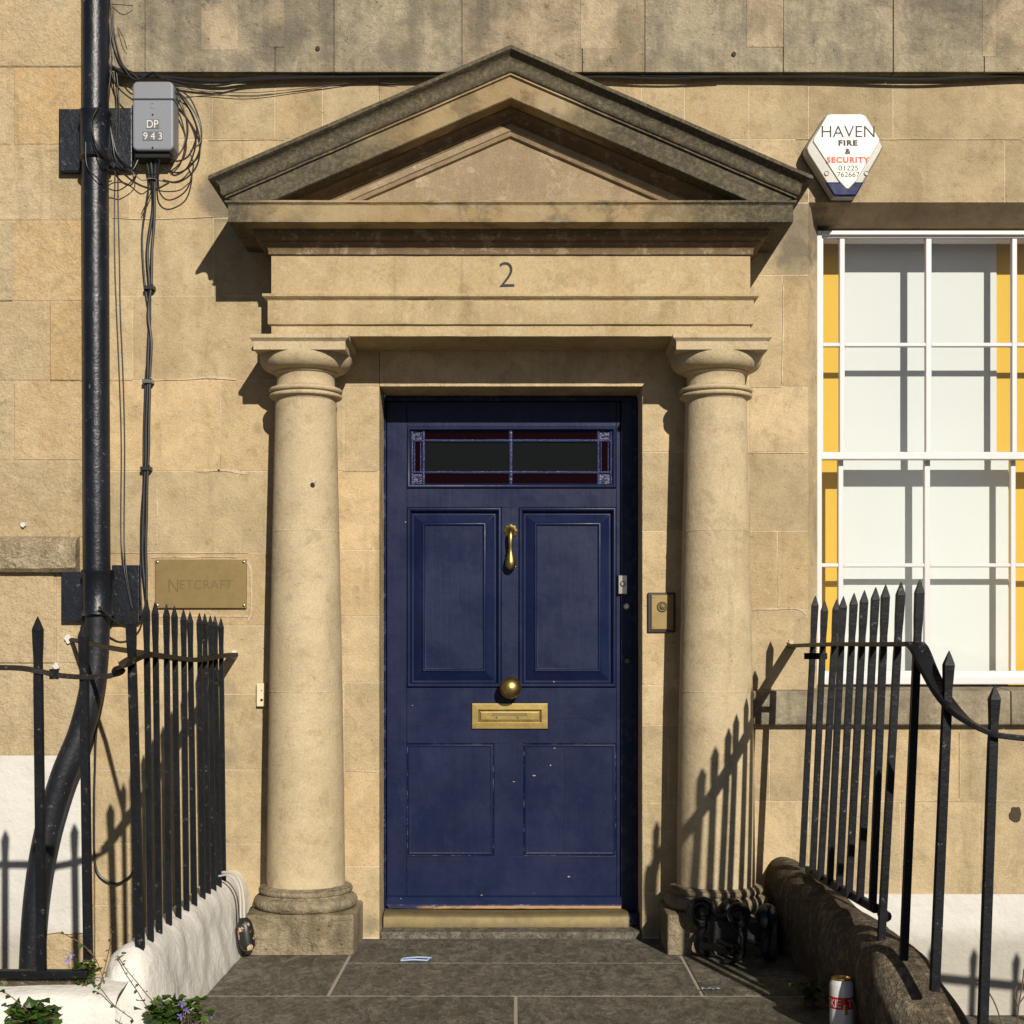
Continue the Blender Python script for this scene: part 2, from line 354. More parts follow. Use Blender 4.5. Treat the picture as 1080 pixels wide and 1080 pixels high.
        if bevel:
            b = o.modifiers.new('bevel', 'BEVEL'); b.width = bevel; b.segments = seg; b.limit_method = 'ANGLE'; b.angle_limit = R(ang)
        return o
def parent_loc(p):
    l = Vector((0, 0, 0))
    while p: l += p.location; p = p.parent
    return l
def tag(o, label=None, cat=None, group=None, kind=None):
    if label: o['label'] = label
    if cat: o['category'] = cat
    if group: o['group'] = group
    if kind: o['kind'] = kind
    return o
def thing(name, loc, label, cat, group=None):
    o = bpy.data.objects.new(name, None); COL.objects.link(o); o.location = loc; o.empty_display_size = .1
    return tag(o, label, cat, group)
def smooth_path(pts, n=8):                               # Catmull-Rom
    pts = [Vector(p) for p in pts]; q = [pts[0] * 2 - pts[1]] + pts + [pts[-1] * 2 - pts[-2]]; out = []
    for i in range(1, len(q) - 2):
        a, b, c, d = q[i - 1:i + 3]
        for k in range(n):
            t = k / n; out.append(.5 * ((2 * b) + (c - a) * t + (2 * a - 5 * b + 4 * c - d) * t * t + (3 * b - a - 3 * c + d) * t ** 3))
    return out + [pts[-1]]
def textmesh(txt, h, offset=0.0, align='CENTER', spacing=1.0, shear=0, extrude=.001, sx=1.0):
    cu = bpy.data.curves.new('t', 'FONT'); cu.body = txt; cu.size = 1; cu.offset = offset; cu.align_x = align; cu.space_character = spacing; cu.resolution_u = 6
    ob = bpy.data.objects.new('t', cu); COL.objects.link(ob); dg = bpy.context.evaluated_depsgraph_get(); dg.update()
    me = bpy.data.meshes.new_from_object(ob.evaluated_get(dg))
    k = h / .70
    v = [(p.co.x * k * sx, p.co.y * k) for p in me.vertices]; f = [tuple(p.vertices) for p in me.polygons]
    bpy.data.objects.remove(ob); bpy.data.curves.remove(cu); bpy.data.meshes.remove(me); return v, f
def put_text(mb, txt, x, z, d, h, width=None, **k):
    v, f = textmesh(txt, h, **k)
    if width:
        q = [a for a, _ in v]; c_ = (min(q) + max(q)) / 2; q = width / (max(q) - min(q)); v = [((a - c_) * q, b_) for a, b_ in v]
    zz = [b_ for _, b_ in v]; q = h / (max(zz) - min(zz)); zm = min(zz); v = [(a, (b_ - zm) * q) for a, b_ in v]
    mb.add([(x + a, -d, z + b) for a, b in v], f); return mb

# ------------------------------------------------------------------ terraced house: blocks of ashlar laid in courses
ct = CXP = -.018
house = thing('town_house', (0, 0, 0), 'honey stone Georgian house front with pedimented doorway, navy door and sash window', 'house')
g = .0017
def blocks(mb, x0, x1, rows, joints=None, depth=.22, s=None, lo=0, jit=.0004, wj=(), toneb=0.0):
    s = s or X
    for i in range(len(rows) - 1):
        js = sorted([x0, x1] + list((joints or {}).get(i, [])))
        for a, b in zip(js, js[1:]):
            xa, xb, zt, zb = X(a), X(b), Z(rows[i]), Z(rows[i + 1]); j = random.uniform(-jit, jit)
            mb.box(xa + g, xb - g, j + lo, -depth, zb + g, zt - g, min(1, max(0, random.random() + toneb)))
w = MB()
LR = [77, 147, 230, 312, 401, 497, 583, 660, 732, 812, 890, 955, 1010, 1090]
blocks(w, 100, 290, LR, {0: [224], 1: [137], 2: [225], 3: [140], 4: [232], 5: [166], 6: [], 7: [171], 8: [236], 9: [166], 10: [228], 11: [170], 12: [220]})
JR = [77, 147, 230, 312, 408, 497, 580, 650, 720, 813, 914, 989]
blocks(w, 290, 400.5, JR, {0: [340], 2: [350], 4: [363], 6: [], 8: [363]})
blocks(w, 400.5, 677, [77, 147, 230, 312, 408], {0: [487, 600], 1: [540], 2: [450, 620], 3: []})
blocks(w, 677, 790, [77, 147, 230, 312, 408, 477, 560, 640, 723, 765, 847, 942, 989], {0: [722], 2: [740], 4: [710], 7: [712], 9: [705]})
blocks(w, 790, 853, [77, 147, 214, 290, 408, 477, 560, 643, 728, 768, 845, 943, 1090], {2: [], 3: [825], 5: [], 6: [820], 9: [812]})
blocks(w, 853, 1213, [77, 147, 214], {0: [942], 1: [1060]})
blocks(w, 853, 1213, [728, 768, 845, 943, 1090], {0: [980], 1: [905, 1012], 2: [950, 1034], 3: [930]})
blocks(w, 1213, 1300, [77, 147, 214, 290, 408, 477, 560, 643, 728, 768, 845, 943, 1090], {0: [1260], 4: [1250], 8: [1270]})
blocks(w, 1300, 2100, [77, 147, 214, 290, 408, 477, 560, 643, 728, 768, 845, 943, 1090], {i: [1300 + 150 * k + (75 if i % 2 else 10) for k in range(1, 5)] for i in range(12)})
w.build('wall', M['wall'], house, bevel=.0012, seg=1)
m = MB()
for (a, b, t_, u) in ((100.3, 400, 77.5, 1090), (400, 677.4, 77.5, 407), (677.4, 852.5, 77.5, 1090), (852.5, 1213.5, 77.5, 213.5), (852.5, 1213.5, 729, 1090), (1213.5, 2099, 77.5, 1090)):
    m.box(X(a) + (.002 if a == 400 else 0), X(b), -.0013, -.21, Z(u), Z(t_))
m.build('mortar_bed', M['mortar'], house)
# thick repointing smears along some joints
def smear(pts, w0, seed=0):
    m = MB(); w0 *= 1.15
    pts = smooth_path([P(a, b) for a, b in pts], 14); v = []; f = []
    for i, p in enumerate(pts):
        t = (pts[min(i + 1, len(pts) - 1)] - pts[max(i - 1, 0)]).normalized(); nr = Vector((-t.z, 0, t.x))
        a = w0 * (.35 + 1.5 * max(0, noise.noise(Vector((p.x * 9, seed, p.z * 9))) + .25) + .35 * abs(noise.noise(Vector((p.x * 60, seed + 9, p.z * 60)))))
        b = w0 * (.35 + 1.5 * max(0, noise.noise(Vector((p.x * 11, seed + 5, p.z * 11))) + .2) + .35 * abs(noise.noise(Vector((p.x * 55, seed + 3, p.z * 55)))))
        v += [p + nr * a + Vector((0, .004, 0)), p + nr * a * .6 + Vector((0, -.0032, 0)), p - nr * b * .6 + Vector((0, -.0032, 0)), p - nr * b + Vector((0, .004, 0))]
        if i: k = i * 4; f += [(k - 4 + q, k - 3 + q, k + 1 + q, k + q) for q in range(3)]
    m.add(v, f); m.build('mortar_repair', M['mortar'], house, smooth=True)
smear([(160, 401), (200, 400), (225, 398), (250, 401)], .005, 1)
smear([(232, 402), (233, 450), (231, 497)], .004, 2)
smear([(205, 497), (235, 496), (262, 500)], .005, 3)
smear([(104, 401), (140, 401)], .0035, 4); smear([(166, 500), (166, 580)], .0025, 5); smear([(105, 583), (262, 583)], .003, 6)
smear([(840, 147), (1078, 147)], .0022, 7); smear([(826, 300), (825, 405)], .0028, 8); smear([(792, 408), (824, 408)], .003, 9)
smear([(786, 477), (850, 478)], .0028, 10); smear([(792, 643), (838, 642), (850, 648)], .0035, 11); smear([(821, 585), (821, 640)], .003, 12)
smear([(118, 230), (160, 231), (225, 229)], .0025, 13); smear([(220, 148), (300, 147)], .003, 14); smear([(1012, 772), (1012, 842)], .0026, 15)
smear([(960, 845), (1078, 845)], .0024, 16); smear([(362, 497), (398, 497)], .0028, 17); smear([(364, 813), (398, 814)], .0022, 18)
smear([(238, 590), (262, 596), (266, 640), (262, 655)], .006, 20); smear([(160, 588), (250, 587)], .004, 21); smear([(160, 650), (262, 650)], .005, 22)
# projecting band across the top
b = MB()
def band_rows(ytop, ybot, js):
    for a, c in zip(js, js[1:]):
        b.box(X(a, .05) + g, X(c, .05) - g, .052 + random.uniform(-.001, .001), .0, Z(ybot, .05), Z(ytop, .05), random.random())
band_rows(-90, 76, [118, 153, 290, 352, 487, 614, 680, 826, 942, 1038, 1160, 1290, 1440, 1610, 1760, 1930, 2100])
b.box(X(119), X(2099), .044, -.05, Z(75, .05) + .0005, Z(-88))
b.build('string_course', M['band'], house, bevel=.0015)
for x0, x1, y0, y1 in ((212, 251, 4, 53), (612, 651, -20, 52), (787, 826, -20, 50), (283, 300, -10, 50), (1036, 1050, -20, 60)):
    b = MB(); b.box(X(x0, .05), X(x1, .05), .0535, .03, Z(y1, .05), Z(y0, .05), 1.9); b.build('repair_stone', M['band'], house, bevel=.0015)
b = MB()
blocks(b, 100, 2100, [-700, -620, -520, -430, -340, -250, -170, -86], {i: [160 + 170 * k + (85 if i % 2 else 0) for k in range(11)] for i in range(7)}, depth=.2)
b.build('upper_wall', M['wall'], house, bevel=.0022, seg=1)
# door recess floor and lintel soffit
b = MB(); b.box(X(400.5) + .001, X(677) - .001, -.004, -.30, -.05, .021); b.build('doorstep', M['paving'], house, bevel=.004)
# window reveal splayed
wx0, wx1, wz0, wz1 = X(853), X(1213), Z(728), Z(214); sp = .054
b = MB()
fr = [(wx0, -.0, wz0), (wx1, -.0, wz0), (wx1, -.0, wz1), (wx0, -.0, wz1)]
def ring(x0, x1, z0, z1, d): return [(x0, -d, z0), (x0, -d, z1), (x1, -d, z1), (x1, -d, z0)]
b.rings([ring(wx0 - .0016, wx1 + .0016, wz0 - .001, wz1 + .0016, -.0009), ring(wx0 + sp, wx1 - sp, wz0, wz1 - sp, -.108), ring(wx0 + sp, wx1 - sp, wz0, wz1 - sp, -.26)], False, False)
b.build('window_reveal', M['wall'], house)
b = MB()
b.add([], [])
js = [794, 905, 1066, 1290, 1500, 1800, 2090]
for a, c in zip(js, js[1:]):
    xa, xb = X(a, .04) + g, X(c, .04) - g
    v = []
    for x in (xa, xb): v += [(x, .2, .948), (x, -.042, .931), (x, -.045, .806), (x, -.02, .800), (x, .0, .803), (x, .2, .803)]
    b.add(v, [(0, 1, 7, 6), (1, 2, 8, 7), (2, 3, 9, 8), (3, 4, 10, 9), (4, 5, 11, 10), (0, 6, 11, 5), (5, 4, 3, 2, 1, 0), (6, 7, 8, 9, 10, 11)], random.random())
b.build('window_sill', M['sill'], house, bevel=.004)
b = MB()                                                # white paint on the wall foot behind the right-hand railing
pts = [(X(870), -.3), (X(2100), -.3), (X(2100), Z(943))] + [(X(p), Z(943 + 1.2 * noise.noise(Vector((p * .07, 3, 1))))) for p in range(2080, 870, -14)] + [(X(870), Z(943))]
b.prism(pts, .0045, -.01); b.build('painted_base', M['limewash'], house)

for cx_, cy_, r_, mt in ((1071, 859, .021, 'hole'), (335, 52, .0, None)):
    if not mt: continue
    b = MB(); k = 26; rg = []
    for f, h in ((1.25, .0), (1.2, .004), (.9, .003), (.6, -.008), (.3, -.012)):
        rg.append([(X(cx_) + f * r_ * (.9 + .4 * noise.noise(Vector((math.cos(a) * 1.5, math.sin(a) * 1.5, 1)))) * math.cos(a), -h, Z(cy_) + 1.3 * f * r_ * (.9 + .4 * noise.noise(Vector((math.cos(a) * 1.5, math.sin(a) * 1.5, 1)))) * math.sin(a)) for a in [2 * math.pi * i / k for i in range(k)]])
    b.rings(rg[1:]); b.build('broken_patch', M[mt], house)
for cx_, cy_, dd_ in ((331, 507, .268), (335, 51, .054), (774, 57, .054)):
    b = MB(); b.lathe([(.0085, -.003), (.0085, .0025), (.0075, .0035), (.0001, .0035)], tuple(P(cx_, cy_, dd_)), 'Y', 14); b.build('wall_plug', M['mortar'] if cy_ > 100 else M['hole'], house)
# columns ----------------------------------------------------------------
def column(cx):
    base = Vector((cx, -.13, 0))
    shaft = MB()
    prof = []
    for i in range(25):
        f = i / 24; z = .222 + (2.005 - .222) * f; r = .143 - .032 * (f ** 1.35)
        if i == 0: prof.append((.150, .214)); prof.append((.146, .224))
        prof.append((r, z))
    shaft.lathe(prof, (cx, -.13, 0), n=56)
    co = shaft.build('column', M['column'], house, smooth=35)
    for zj in (Z(558, .27), Z(730, .27)):
      jt = MB(); rj = .143 - .032 * (((zj - .222) / 1.783) ** 1.35)
      jt.lathe([(rj - .004, zj - .0016), (rj + .0012, zj - .0018), (rj + .0012, zj + .0018), (rj - .004, zj + .0016)], (cx, -.13, 0), n=56)
      jt.build('mortar_joint', M['mortar'], co, smooth=True)
    c = MB()
    pr = [(.108, 1.99), (.116, 2.003), (.126, 2.007)]
    pr += [(.126 + .0065 * math.sin(a), 2.014 - .007 * math.cos(a)) for a in [math.pi * k / 6 for k in range(1, 6)]]
    pr += [(.122, 2.022), (.122, 2.026)] + [(.127 + .007 * math.sin(a), 2.034 - .008 * math.cos(a)) for a in [math.pi * k / 6 for k in range(0, 7)]]
    pr += [(.118, 2.043), (.108, 2.050), (.106, 2.060), (.106, 2.085), (.110, 2.092), (.118, 2.095), (.118, 2.101), (.124, 2.103)]
    pr += [(.124 + .044 * math.sin(a), 2.103 + .050 * (1 - math.cos(a))) for a in [math.pi / 2 * k / 9 for k in range(1, 10)]]
    pr += [(.168, 2.157)]
    c.lathe(pr, (cx, -.13, 0), n=56)
    c.build('capital', M['column'], co, smooth=30)
    ab = MB(); q = .164
    for hw, z0, z1 in ((q, 2.156, 2.186),): ab.box(cx - hw, cx + hw, .13 + hw, .0005, z0, z1)
    rg = []
    for hw, z in ((q, 2.186), (q + .004, 2.190), (q + .010, 2.195), (q + .012, 2.197), (q + .012, 2.2095), (q + .004, 2.2105)):
        rg.append([(cx - hw, -.0005, z), (cx - hw, -.13 - hw, z), (cx + hw, -.13 - hw, z), (cx + hw, -.0005, z)])
    ab.rings(rg, True, True)
    ab.build('abacus', M['column'], co, bevel=.003)
    t = MB()
    pr = [(.150, .226), (.158, .222), (.168, .219)] + [(.158 + .014 * math.sin(a), .208 + .012 * math.cos(a)) for a in [math.pi * k / 8 for k in range(1, 8)]]
    pr += [(.163, .196), (.166, .192)] + [(.162 + .028 * math.sin(a), .166 + .026 * math.cos(a)) for a in [math.pi * k / 10 for k in range(1, 10)]] + [(.172, .140)]
    t.lathe(pr, (cx, -.13, 0), n=56)
    t.build('column_base', M['colbase'], co, smooth=40)
    p = MB(); n = 10                                     # worn plinth block, subdivided and roughened
    hw = .196; d1 = .305
    def face(fn):
        v = [fn(i / n, j / n) for i in range(n + 1) for j in range(n + 1)]
        p.add(v, [(i * (n + 1) + j, i * (n + 1) + j + 1, (i + 1) * (n + 1) + j + 1, (i + 1) * (n + 1) + j) for i in range(n) for j in range(n)])
    def wob(q): 
        q = Vector(q); k = .007 * noise.noise(q * 11); e = 0
        q.x = cx + (q.x - cx) * (1 + k) ; q.y *= 1 + k; q.z += 0
        return q
    face(lambda a, b_: wob((cx - hw + 2 * hw * a, -d1, .142 * b_)))
    face(lambda a, b_: wob((cx - hw, -d1 * a, .142 * b_)))
    face(lambda a, b_: wob((cx + hw, -d1 * a, .142 * b_)))
    face(lambda a, b_: wob((cx - hw + 2 * hw * a, -d1 * b_, .142)))
    o = p.build('plinth', M['colbase'], co)
    import bmesh
    bm = bmesh.new(); bm.from_mesh(o.data); bmesh.ops.remove_doubles(bm, verts=bm.verts, dist=.0004); bmesh.ops.recalc_face_normals(bm, faces=bm.faces); bm.to_mesh(o.data); bm.free()
    bv = o.modifiers.new('bevel', 'BEVEL'); bv.width = .009; bv.segments = 3; bv.limit_method = 'ANGLE'; bv.angle_limit = R(50)
column(CXP - .754); column(CXP + .754)

# entablature and pediment -------------------------------------------------
hw, d0 = .861, .25
def wrapobj(name, prof, mat, top=True, bot=True, bevel=.0025, smooth=30):
    b = MB(); b.wrap(hw, d0, prof, CXP, -.01)
    if top: b.cap4(hw, d0, prof[-1][0], prof[-1][1], CXP, -.01)
    if bot: b.cap4(hw, d0, prof[0][0], prof[0][1], CXP, -.01)
    return b.build(name, M[mat], house, smooth=smooth)
wrapobj('architrave', [(-.004, 2.2115), (0, 2.213), (0, 2.2505), (.002, 2.252), (.010, 2.254), (.011, 2.256), (.011, 2.338), (.013, 2.341)], 'trim')
wrapobj('taenia', [(.013, 2.3412), (.018, 2.344), (.026, 2.349), (.028, 2.351), (.028, 2.360), (.004, 2.3655)], 'trim', smooth=25)
wrapobj('frieze', [(.002, 2.3657), (0, 2.367), (0, 2.504)], 'trim')
ch = lambda c, r, a0, a1, n=7: [(c[0] + r * math.cos(R(a0 + (a1 - a0) * k / n)), c[1] + r * math.sin(R(a0 + (a1 - a0) * k / n))) for k in range(n + 1)]
bed = [(.004, 2.5042), (.009, 2.505), (.009, 2.511)] + [(.009 + .020 * (1 - math.cos(R(90 * k / 7))), 2.513 + .026 * math.sin(R(90 * k / 7))) for k in range(8)] + \
      [(.032, 2.540), (.032, 2.546)] + [(.034 + .022 * math.sin(R(90 * k / 7)), 2.548 + .022 * (1 - math.cos(R(90 * k / 7)))) for k in range(8)] + [(.060, 2.571), (.060, 2.580)]
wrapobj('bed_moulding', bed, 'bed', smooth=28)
wrapobj('corona', [(.055, 2.5805), (.124, 2.583), (.130, 2.586), (.130, 2.644), (.133, 2.648), (.140, 2.652), (.140, 2.659), (.05, 2.668)], 'cornice', smooth=25)
sl = .433; ztop = 3.187
rake = [(0.0, -.02), (.18, 0), (.188, .004), (.188, .016), (.182, .020)] + [(.182 - .030 * math.sin(R(90 * k / 6)), .022 + .036 * (1 - math.cos(R(90 * k / 6)))) for k in range(1, 7)] + \
       [(.152 - .012 * (1 - math.cos(R(90 * k / 4))), .058 + .022 * math.sin(R(90 * k / 4))) for k in range(1, 5)] + [(.138, .082)]
def rakeobj(name, prof, mat, clampz=None, cap=True, smooth=28, nseg=18, rough=.0012):
    b = MB(); rg = []
    pr = prof
    for side in (-1, 1):
        st = []
        for i in range(nseg + 1):
            f = i / nseg; row = []
            for p, h in pr:
                e = hw + p if clampz is None else min(hw + p, (ztop - h - clampz(p)) / sl)
                x = e * f; zz = ztop - h - sl * x
                q = Vector((CXP + side * x, -(d0 + p) if p > -.2 else .01, zz))
                if 0 < p: q.z += rough * noise.noise(q * 18); q.y += rough * noise.noise(q * 15 + Vector((3, 3, 3)))
                row.append(q)
            st.append(row)
        b.rings(st, False, False)
        end = st[-1]
        if clampz is None:
            back = [Vector((q.x, .01, q.z)) for q in end]; b.rings([end, back], False, False)
            b.add(list(end) + [Vector((end[0].x, .01, end[0].z))], [])
    return b.build(name, M[mat], house, smooth=smooth)
# roof slope sits behind the cyma back to the wall
rk = [(-.26, -.030)] + rake[1:]
rakeobj('raking_cyma', rk, 'ped_top')
lim = lambda p: 2.640
rk2 = [(.138, .0815), (.140, .088), (.130, .091), (.130, .163), (.126, .166), (.050, .166)]
def rakeclip(name, pr, mat, zbase):
    b = MB()
    for side in (-1, 1):
        st = []
        n = 18
        for i in range(n + 1):
            f = i / n; row = []
            for p, h in pr:
                e = (ztop - h - zbase) / sl; e = min(e, hw + max(p, 0))
                x = e * f; q = Vector((CXP + side * x, -(d0 + p), ztop - h - sl * x)); q.z += .0012 * noise.noise(q * 18); row.append(q)
            st.append(row)
        b.rings(st, False, False)
        end = st[-1]; back = [Vector((q.x, .01, q.z)) for q in end]
        if pr[0][0] > .1: b.rings([end, back], False, False)
    return b.build(name, M[mat], house, smooth=28)
rakeclip('raking_corona', rk2, 'ped_mid', 2.640)
rk3 = [(.052, .1655), (.052, .172)] + [(.052 - .024 * (math.sin(R(90 * k / 6))), .173 + .020 * (1 - math.cos(R(90 * k / 6)))) for k in range(1, 7)] + [(.026, .195), (.026, .200), (.012, .204), (.012, .212)]
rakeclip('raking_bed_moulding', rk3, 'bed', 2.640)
rk4 = [(.010, .2125), (.013, .215), (.013, .238), (.008, .241), (.004, .250), (.002, .254), (-.014, .257)]
rakeclip('tympanum_moulding', rk4, 'tymp', 2.640)
b = MB(); b.prism([(CXP - .9, 2.645), (CXP + .9, 2.645), (CXP, ztop - .19 + .02)], .2385, .05)
b.build('tympanum', M['tymp'], house)
b = MB(); put_text(b, '2', X(534.5, .25), Z(302.8, .25), .2515, .090, width=.054, offset=-.012); b.build('house_number', M['number'], house)

# door ---------------------------------------------------------------------
DD = -.21
dx = lambda p: X(p, DD); dz = lambda p: Z(p, DD)
door = MB()
T = -.045                                               # leaf thickness behind its face
def rail_(x0, x1, y0, y1, dd=0.0): door.box(dx(x0) + .0004, dx(x1) - .0004, DD + dd, DD + T, dz(y1), dz(y0))
rail_(408, 429, 424, 957); rail_(650, 654, 424, 957)
rail_(429, 650, 424, 450); rail_(429, 650, 515, 535); rail_(529, 547, 535, 725); rail_(429, 650, 725, 784); rail_(521, 552, 784, 903); rail_(429, 650, 903, 957)
up = [(0, 0), (.001, .006), (.004, .010), (.009, .011), (.014, .008), (.018, -.004), (.021, -.012), (.027, -.012), (.060, .008), (.0625, .013), (.067, .0145), (.071, .012), (.072, .007), (.075, .0065)]
for x0, x1 in ((429, 529), (547, 650)): door.frame(dx(x0), dx(x1), dz(725), dz(535), up, base=DD)
lo = [(0, 0), (.0015, -.006), (.004, -.006), (.006, .001), (.010, .0022), (.013, .0005), (.016, 0)]
for x0, x1 in ((429, 521), (552, 650)): door.frame(dx(x0), dx(x1), dz(903), dz(784), lo, base=DD)
door.frame(dx(429), dx(650), dz(515), dz(450), [(0, 0), (.001, .007), (.006, .010), (.012, .008), (.016, -.006), (.019, -.008)], fill=False, base=DD)
dob = door.build('door', M['blue'], house, bevel=.0022, seg=3, ang=28, smooth=30)
b = MB()
v = []
for x in (dx(408), dx(655)): v += [(x, -DD + .004, dz(944)), (x, -DD - .012, dz(945.5)), (x, -DD - .032, dz(953)), (x, -DD - .032, dz(954)), (x, -DD + .004, dz(954))]
b.add(v, [(0, 1, 6, 5), (1, 2, 7, 6), (2, 3, 8, 7), (3, 4, 9, 8), (4, 3, 2, 1, 0), (5, 6, 7, 8, 9)])
b.build('weather_board', M['blue'], dob, bevel=.002)
b = MB()
n = 60; v = []
for i in range(n + 1):
    x = dx(410) + (dx(654.5) - dx(410)) * i / n; z = dz(953.8); zb = dz(956.8 - .4 * noise.noise(Vector((x * 25, 0, 0))))
    v += [(x, -DD - .0325, z), (x, -DD - .030, zb), (x, -DD + .002, zb)]
b.add(v, [(i * 3 + k, i * 3 + k + 1, i * 3 + k + 4, i * 3 + k + 3) for i in range(n) for k in range(2)]); b.build('worn_bottom_edge', M['worn'], dob)
for x_, y_, w_, h_ in ((518.7, 811, 2.0, 13), (563.5, 818, 4, 1.6), (542, 824.5, 4, 1.2), (600, 924.5, 4, 2.2), (585, 789, 3, 1.2), (435, 744, 2, 1), (554, 817, 1, 6), (508, 944, 3, 1.2)):
    a = random.random() * 6; pts = [(dx(x_) + w_ / 539 * math.cos(q) * (.7 + .5 * noise.noise(Vector((math.cos(q), math.sin(q), x_)))), dz(y_) + h_ / 539 * math.sin(q) * (.7 + .5 * noise.noise(Vector((x_, math.cos(q), math.sin(q)))))) for q in [2 * math.pi * k / 12 for k in range(12)]]
    b = MB(); b.prism(pts, DD + .0006, DD - .001); b.build('paint_chip', M['chip'], dob)
for L in ([(595, 788), (595.6, 830), (594.6, 870), (595.2, 899)], [(479.5, 790), (479, 850), (480, 898)], [(431, 767), (452, 764), (478, 761), (496, 762)], [(581, 760), (610, 757), (640, 759)], [(436, 738), (470, 737)], [(540, 785), (541, 730)]):
    pth = smooth_path([P(*a, DD + .0003) for a in L], 10); pth = [p + Vector((.0012 * noise.noise(p * 40), 0, .0012 * noise.noise(p * 40 + Vector((5, 5, 5))))) for p in pth]
    b = MB(); b.tube(pth, [.0010 * (.6 + abs(noise.noise(p * 30))) for p in pth], n=5); b.build('paint_crack', M['crack'], dob)
# leaded light
b = MB(); GY = DD - .012
def pane(mb, x0, x1, y0, y1): mb.add([(dx(x0), -GY, dz(y1)), (dx(x1), -GY, dz(y1)), (dx(x1), -GY, dz(y0)), (dx(x0), -GY, dz(y0))], [(0, 1, 2, 3)])
for a in ((446, 538, 465, 498), (538, 631, 465, 498)): b = MB(); pane(b, *a); b.build('clear_pane', M['darkglass'], dob)
for a in ((446, 538, 452, 464), (538, 631, 452, 464), (446, 538, 498, 513), (538, 631, 498, 513), (433, 446, 464, 498), (631, 645, 464, 498)): b = MB(); pane(b, *a); b.build('red_pane', M['redglass'], dob)
for a in ((433, 446, 452, 464), (631, 645, 452, 464), (433, 446, 498, 513), (631, 645, 498, 513)): b = MB(); pane(b, *a); b.build('corner_pane', M['jewel'], dob)
b = MB()
def came(x0, y0, x1, y1, r=.0058):
    q = [Vector((dx(x0), -GY - .003, dz(y0))), Vector((dx(x1), -GY - .003, dz(y1)))]; pth = [q[0].lerp(q[1], k / 12) for k in range(13)]
    b.tube([p + Vector((0, 0, 0.0012 * noise.noise(p * 60))) for p in pth], [r * (1 + .25 * noise.noise(p * 90)) for p in pth], n=8)
for yy in (464.5, 498): came(434, yy, 645, yy)
for yy in (452.5, 512.5): came(434, yy, 645, yy, .0045)
for xx in (446.5, 631): came(xx, 452, xx, 513)
came(538.5, 452, 538.5, 513, .008)
for xx in (434.5, 644.5): came(xx, 452, xx, 513, .005)
for xx, y0, y1 in ((437, 466, 497), (443.5, 466, 497), (634, 466, 497), (641.5, 466, 497)): came(xx, y0, xx, y1, .0028)
for cx_, cy_ in ((440, 458), (440, 505), (638, 458), (638, 505)):
    for k in range(9): b.lathe([(.0001, .006), (.0035, .004), (.0045, .0), ], (dx(cx_) + random.uniform(-.014, .014), -GY, dz(cy_) + random.uniform(-.013, .013)), 'Y', 7)
for cy_ in (457, 464.5, 498, 506): b.lathe([(.0001, .012), (.006, .011), (.010, .005), (.010, 0)], (dx(538.5), -GY, dz(cy_)), 'Y', 10)
b.build('lead_came', M['lead'], dob, smooth=True)
# knob, knocker, letter plate
b = MB(); kc = (dx(538.5), -DD, dz(725))
b.lathe([(.036, 0), (.036, .004), (.031, .006), (.018, .008), (.014, .014), (.014, .022)] + [(.043 * math.sin(R(a)), .062 - .038 * math.cos(R(a))) for a in range(30, 181, 15)], kc, 'Y', 32)
b.build('door_knob', M['brass'], dob, smooth=50)
b = MB(); kc = Vector((dx(538.5), -DD, dz(560)))
ros = []
nn = 40
for r, h in ((.026, 0), (.026, .004), (.021, .007), (.014, .009), (.010, .016), (.004, .019), (.0005, .019)):
    ros.append([kc + Vector(((r + (.0018 * math.cos(8 * a) if r > .02 else 0)) * math.cos(a), -h, (r + (.0018 * math.cos(8 * a) if r > .02 else 0)) * math.sin(a))) for a in [2 * math.pi * k / nn for k in range(nn)]])
b.rings(ros)
pth = smooth_path([kc + Vector(q) for q in ((0, -.014, .004), (0, -.030, -.012), (0, -.036, -.040), (0, -.034, -.072), (0, -.034, -.078), (0, -.034, -.086), (0, -.034, -.105), (0, -.033, -.128), (0, -.028, -.146), (0, -.022, -.154))], 3)
rr = [.008, .009, .010, .0105, .011, .0105, .010, .009, .0085, .008, .008, .009, .0125, .0125, .009, .010, .012, .014, .016, .018, .020, .021, .0205, .019, .016, .012, .007, .003]
b.tube(pth, rr[:len(pth)] if len(pth) <= len(rr) else rr + [.003] * (len(pth) - len(rr)), n=16)
for sx in (-1, 1):
    sp_ = [kc + Vector((sx * (.014 + .004 * math.cos(t)) + sx * .006, -.026, -.132 + .010 * math.sin(t))) for t in [k * .5 for k in range(10)]]
    b.tube([kc + Vector((0, -.026, -.140)), kc + Vector((sx * .012, -.026, -.146))] + sp_[4:], .0045, n=8)
b.lathe([(.014, 0), (.014, .006), (.008, .010), (.008, .02)], kc + Vector((.006, 0, -.135)), 'Y', 16)
b.build('door_knocker', M['brass'], dob, smooth=50)
b = MB(); lx0, lx1, lz0, lz1 = dx(497.5), dx(578), dz(769), dz(741.5)
b.frame(lx0, lx1, lz0, lz1, [(0, 0), (0, .006), (.002, .008), (.026, .0085), (.029, .006), (.031, .001)], fill=False, base=DD)
b.frame(lx0 + .031, lx1 - .031, lz0 + .031, lz1 - .031, [(0, .001), (.003, .001), (.004, .004), (.006, .0045)], base=DD)
lp = b.build('letter_plate', M['brass'], dob, bevel=.001)
b = MB()
for px_ in (524, 546): b.lathe([(.0045, 0), (.0045, .002), (.0015, .0035), (.0001, .0035)], (dx(px_), -DD - .004, dz(756.5)), 'Y', 12)
b.box(dx(519), dx(556), DD + .0045, DD + .0055, dz(755), dz(751.5)); b.build('flap_mark', M['brass_step'], lp)
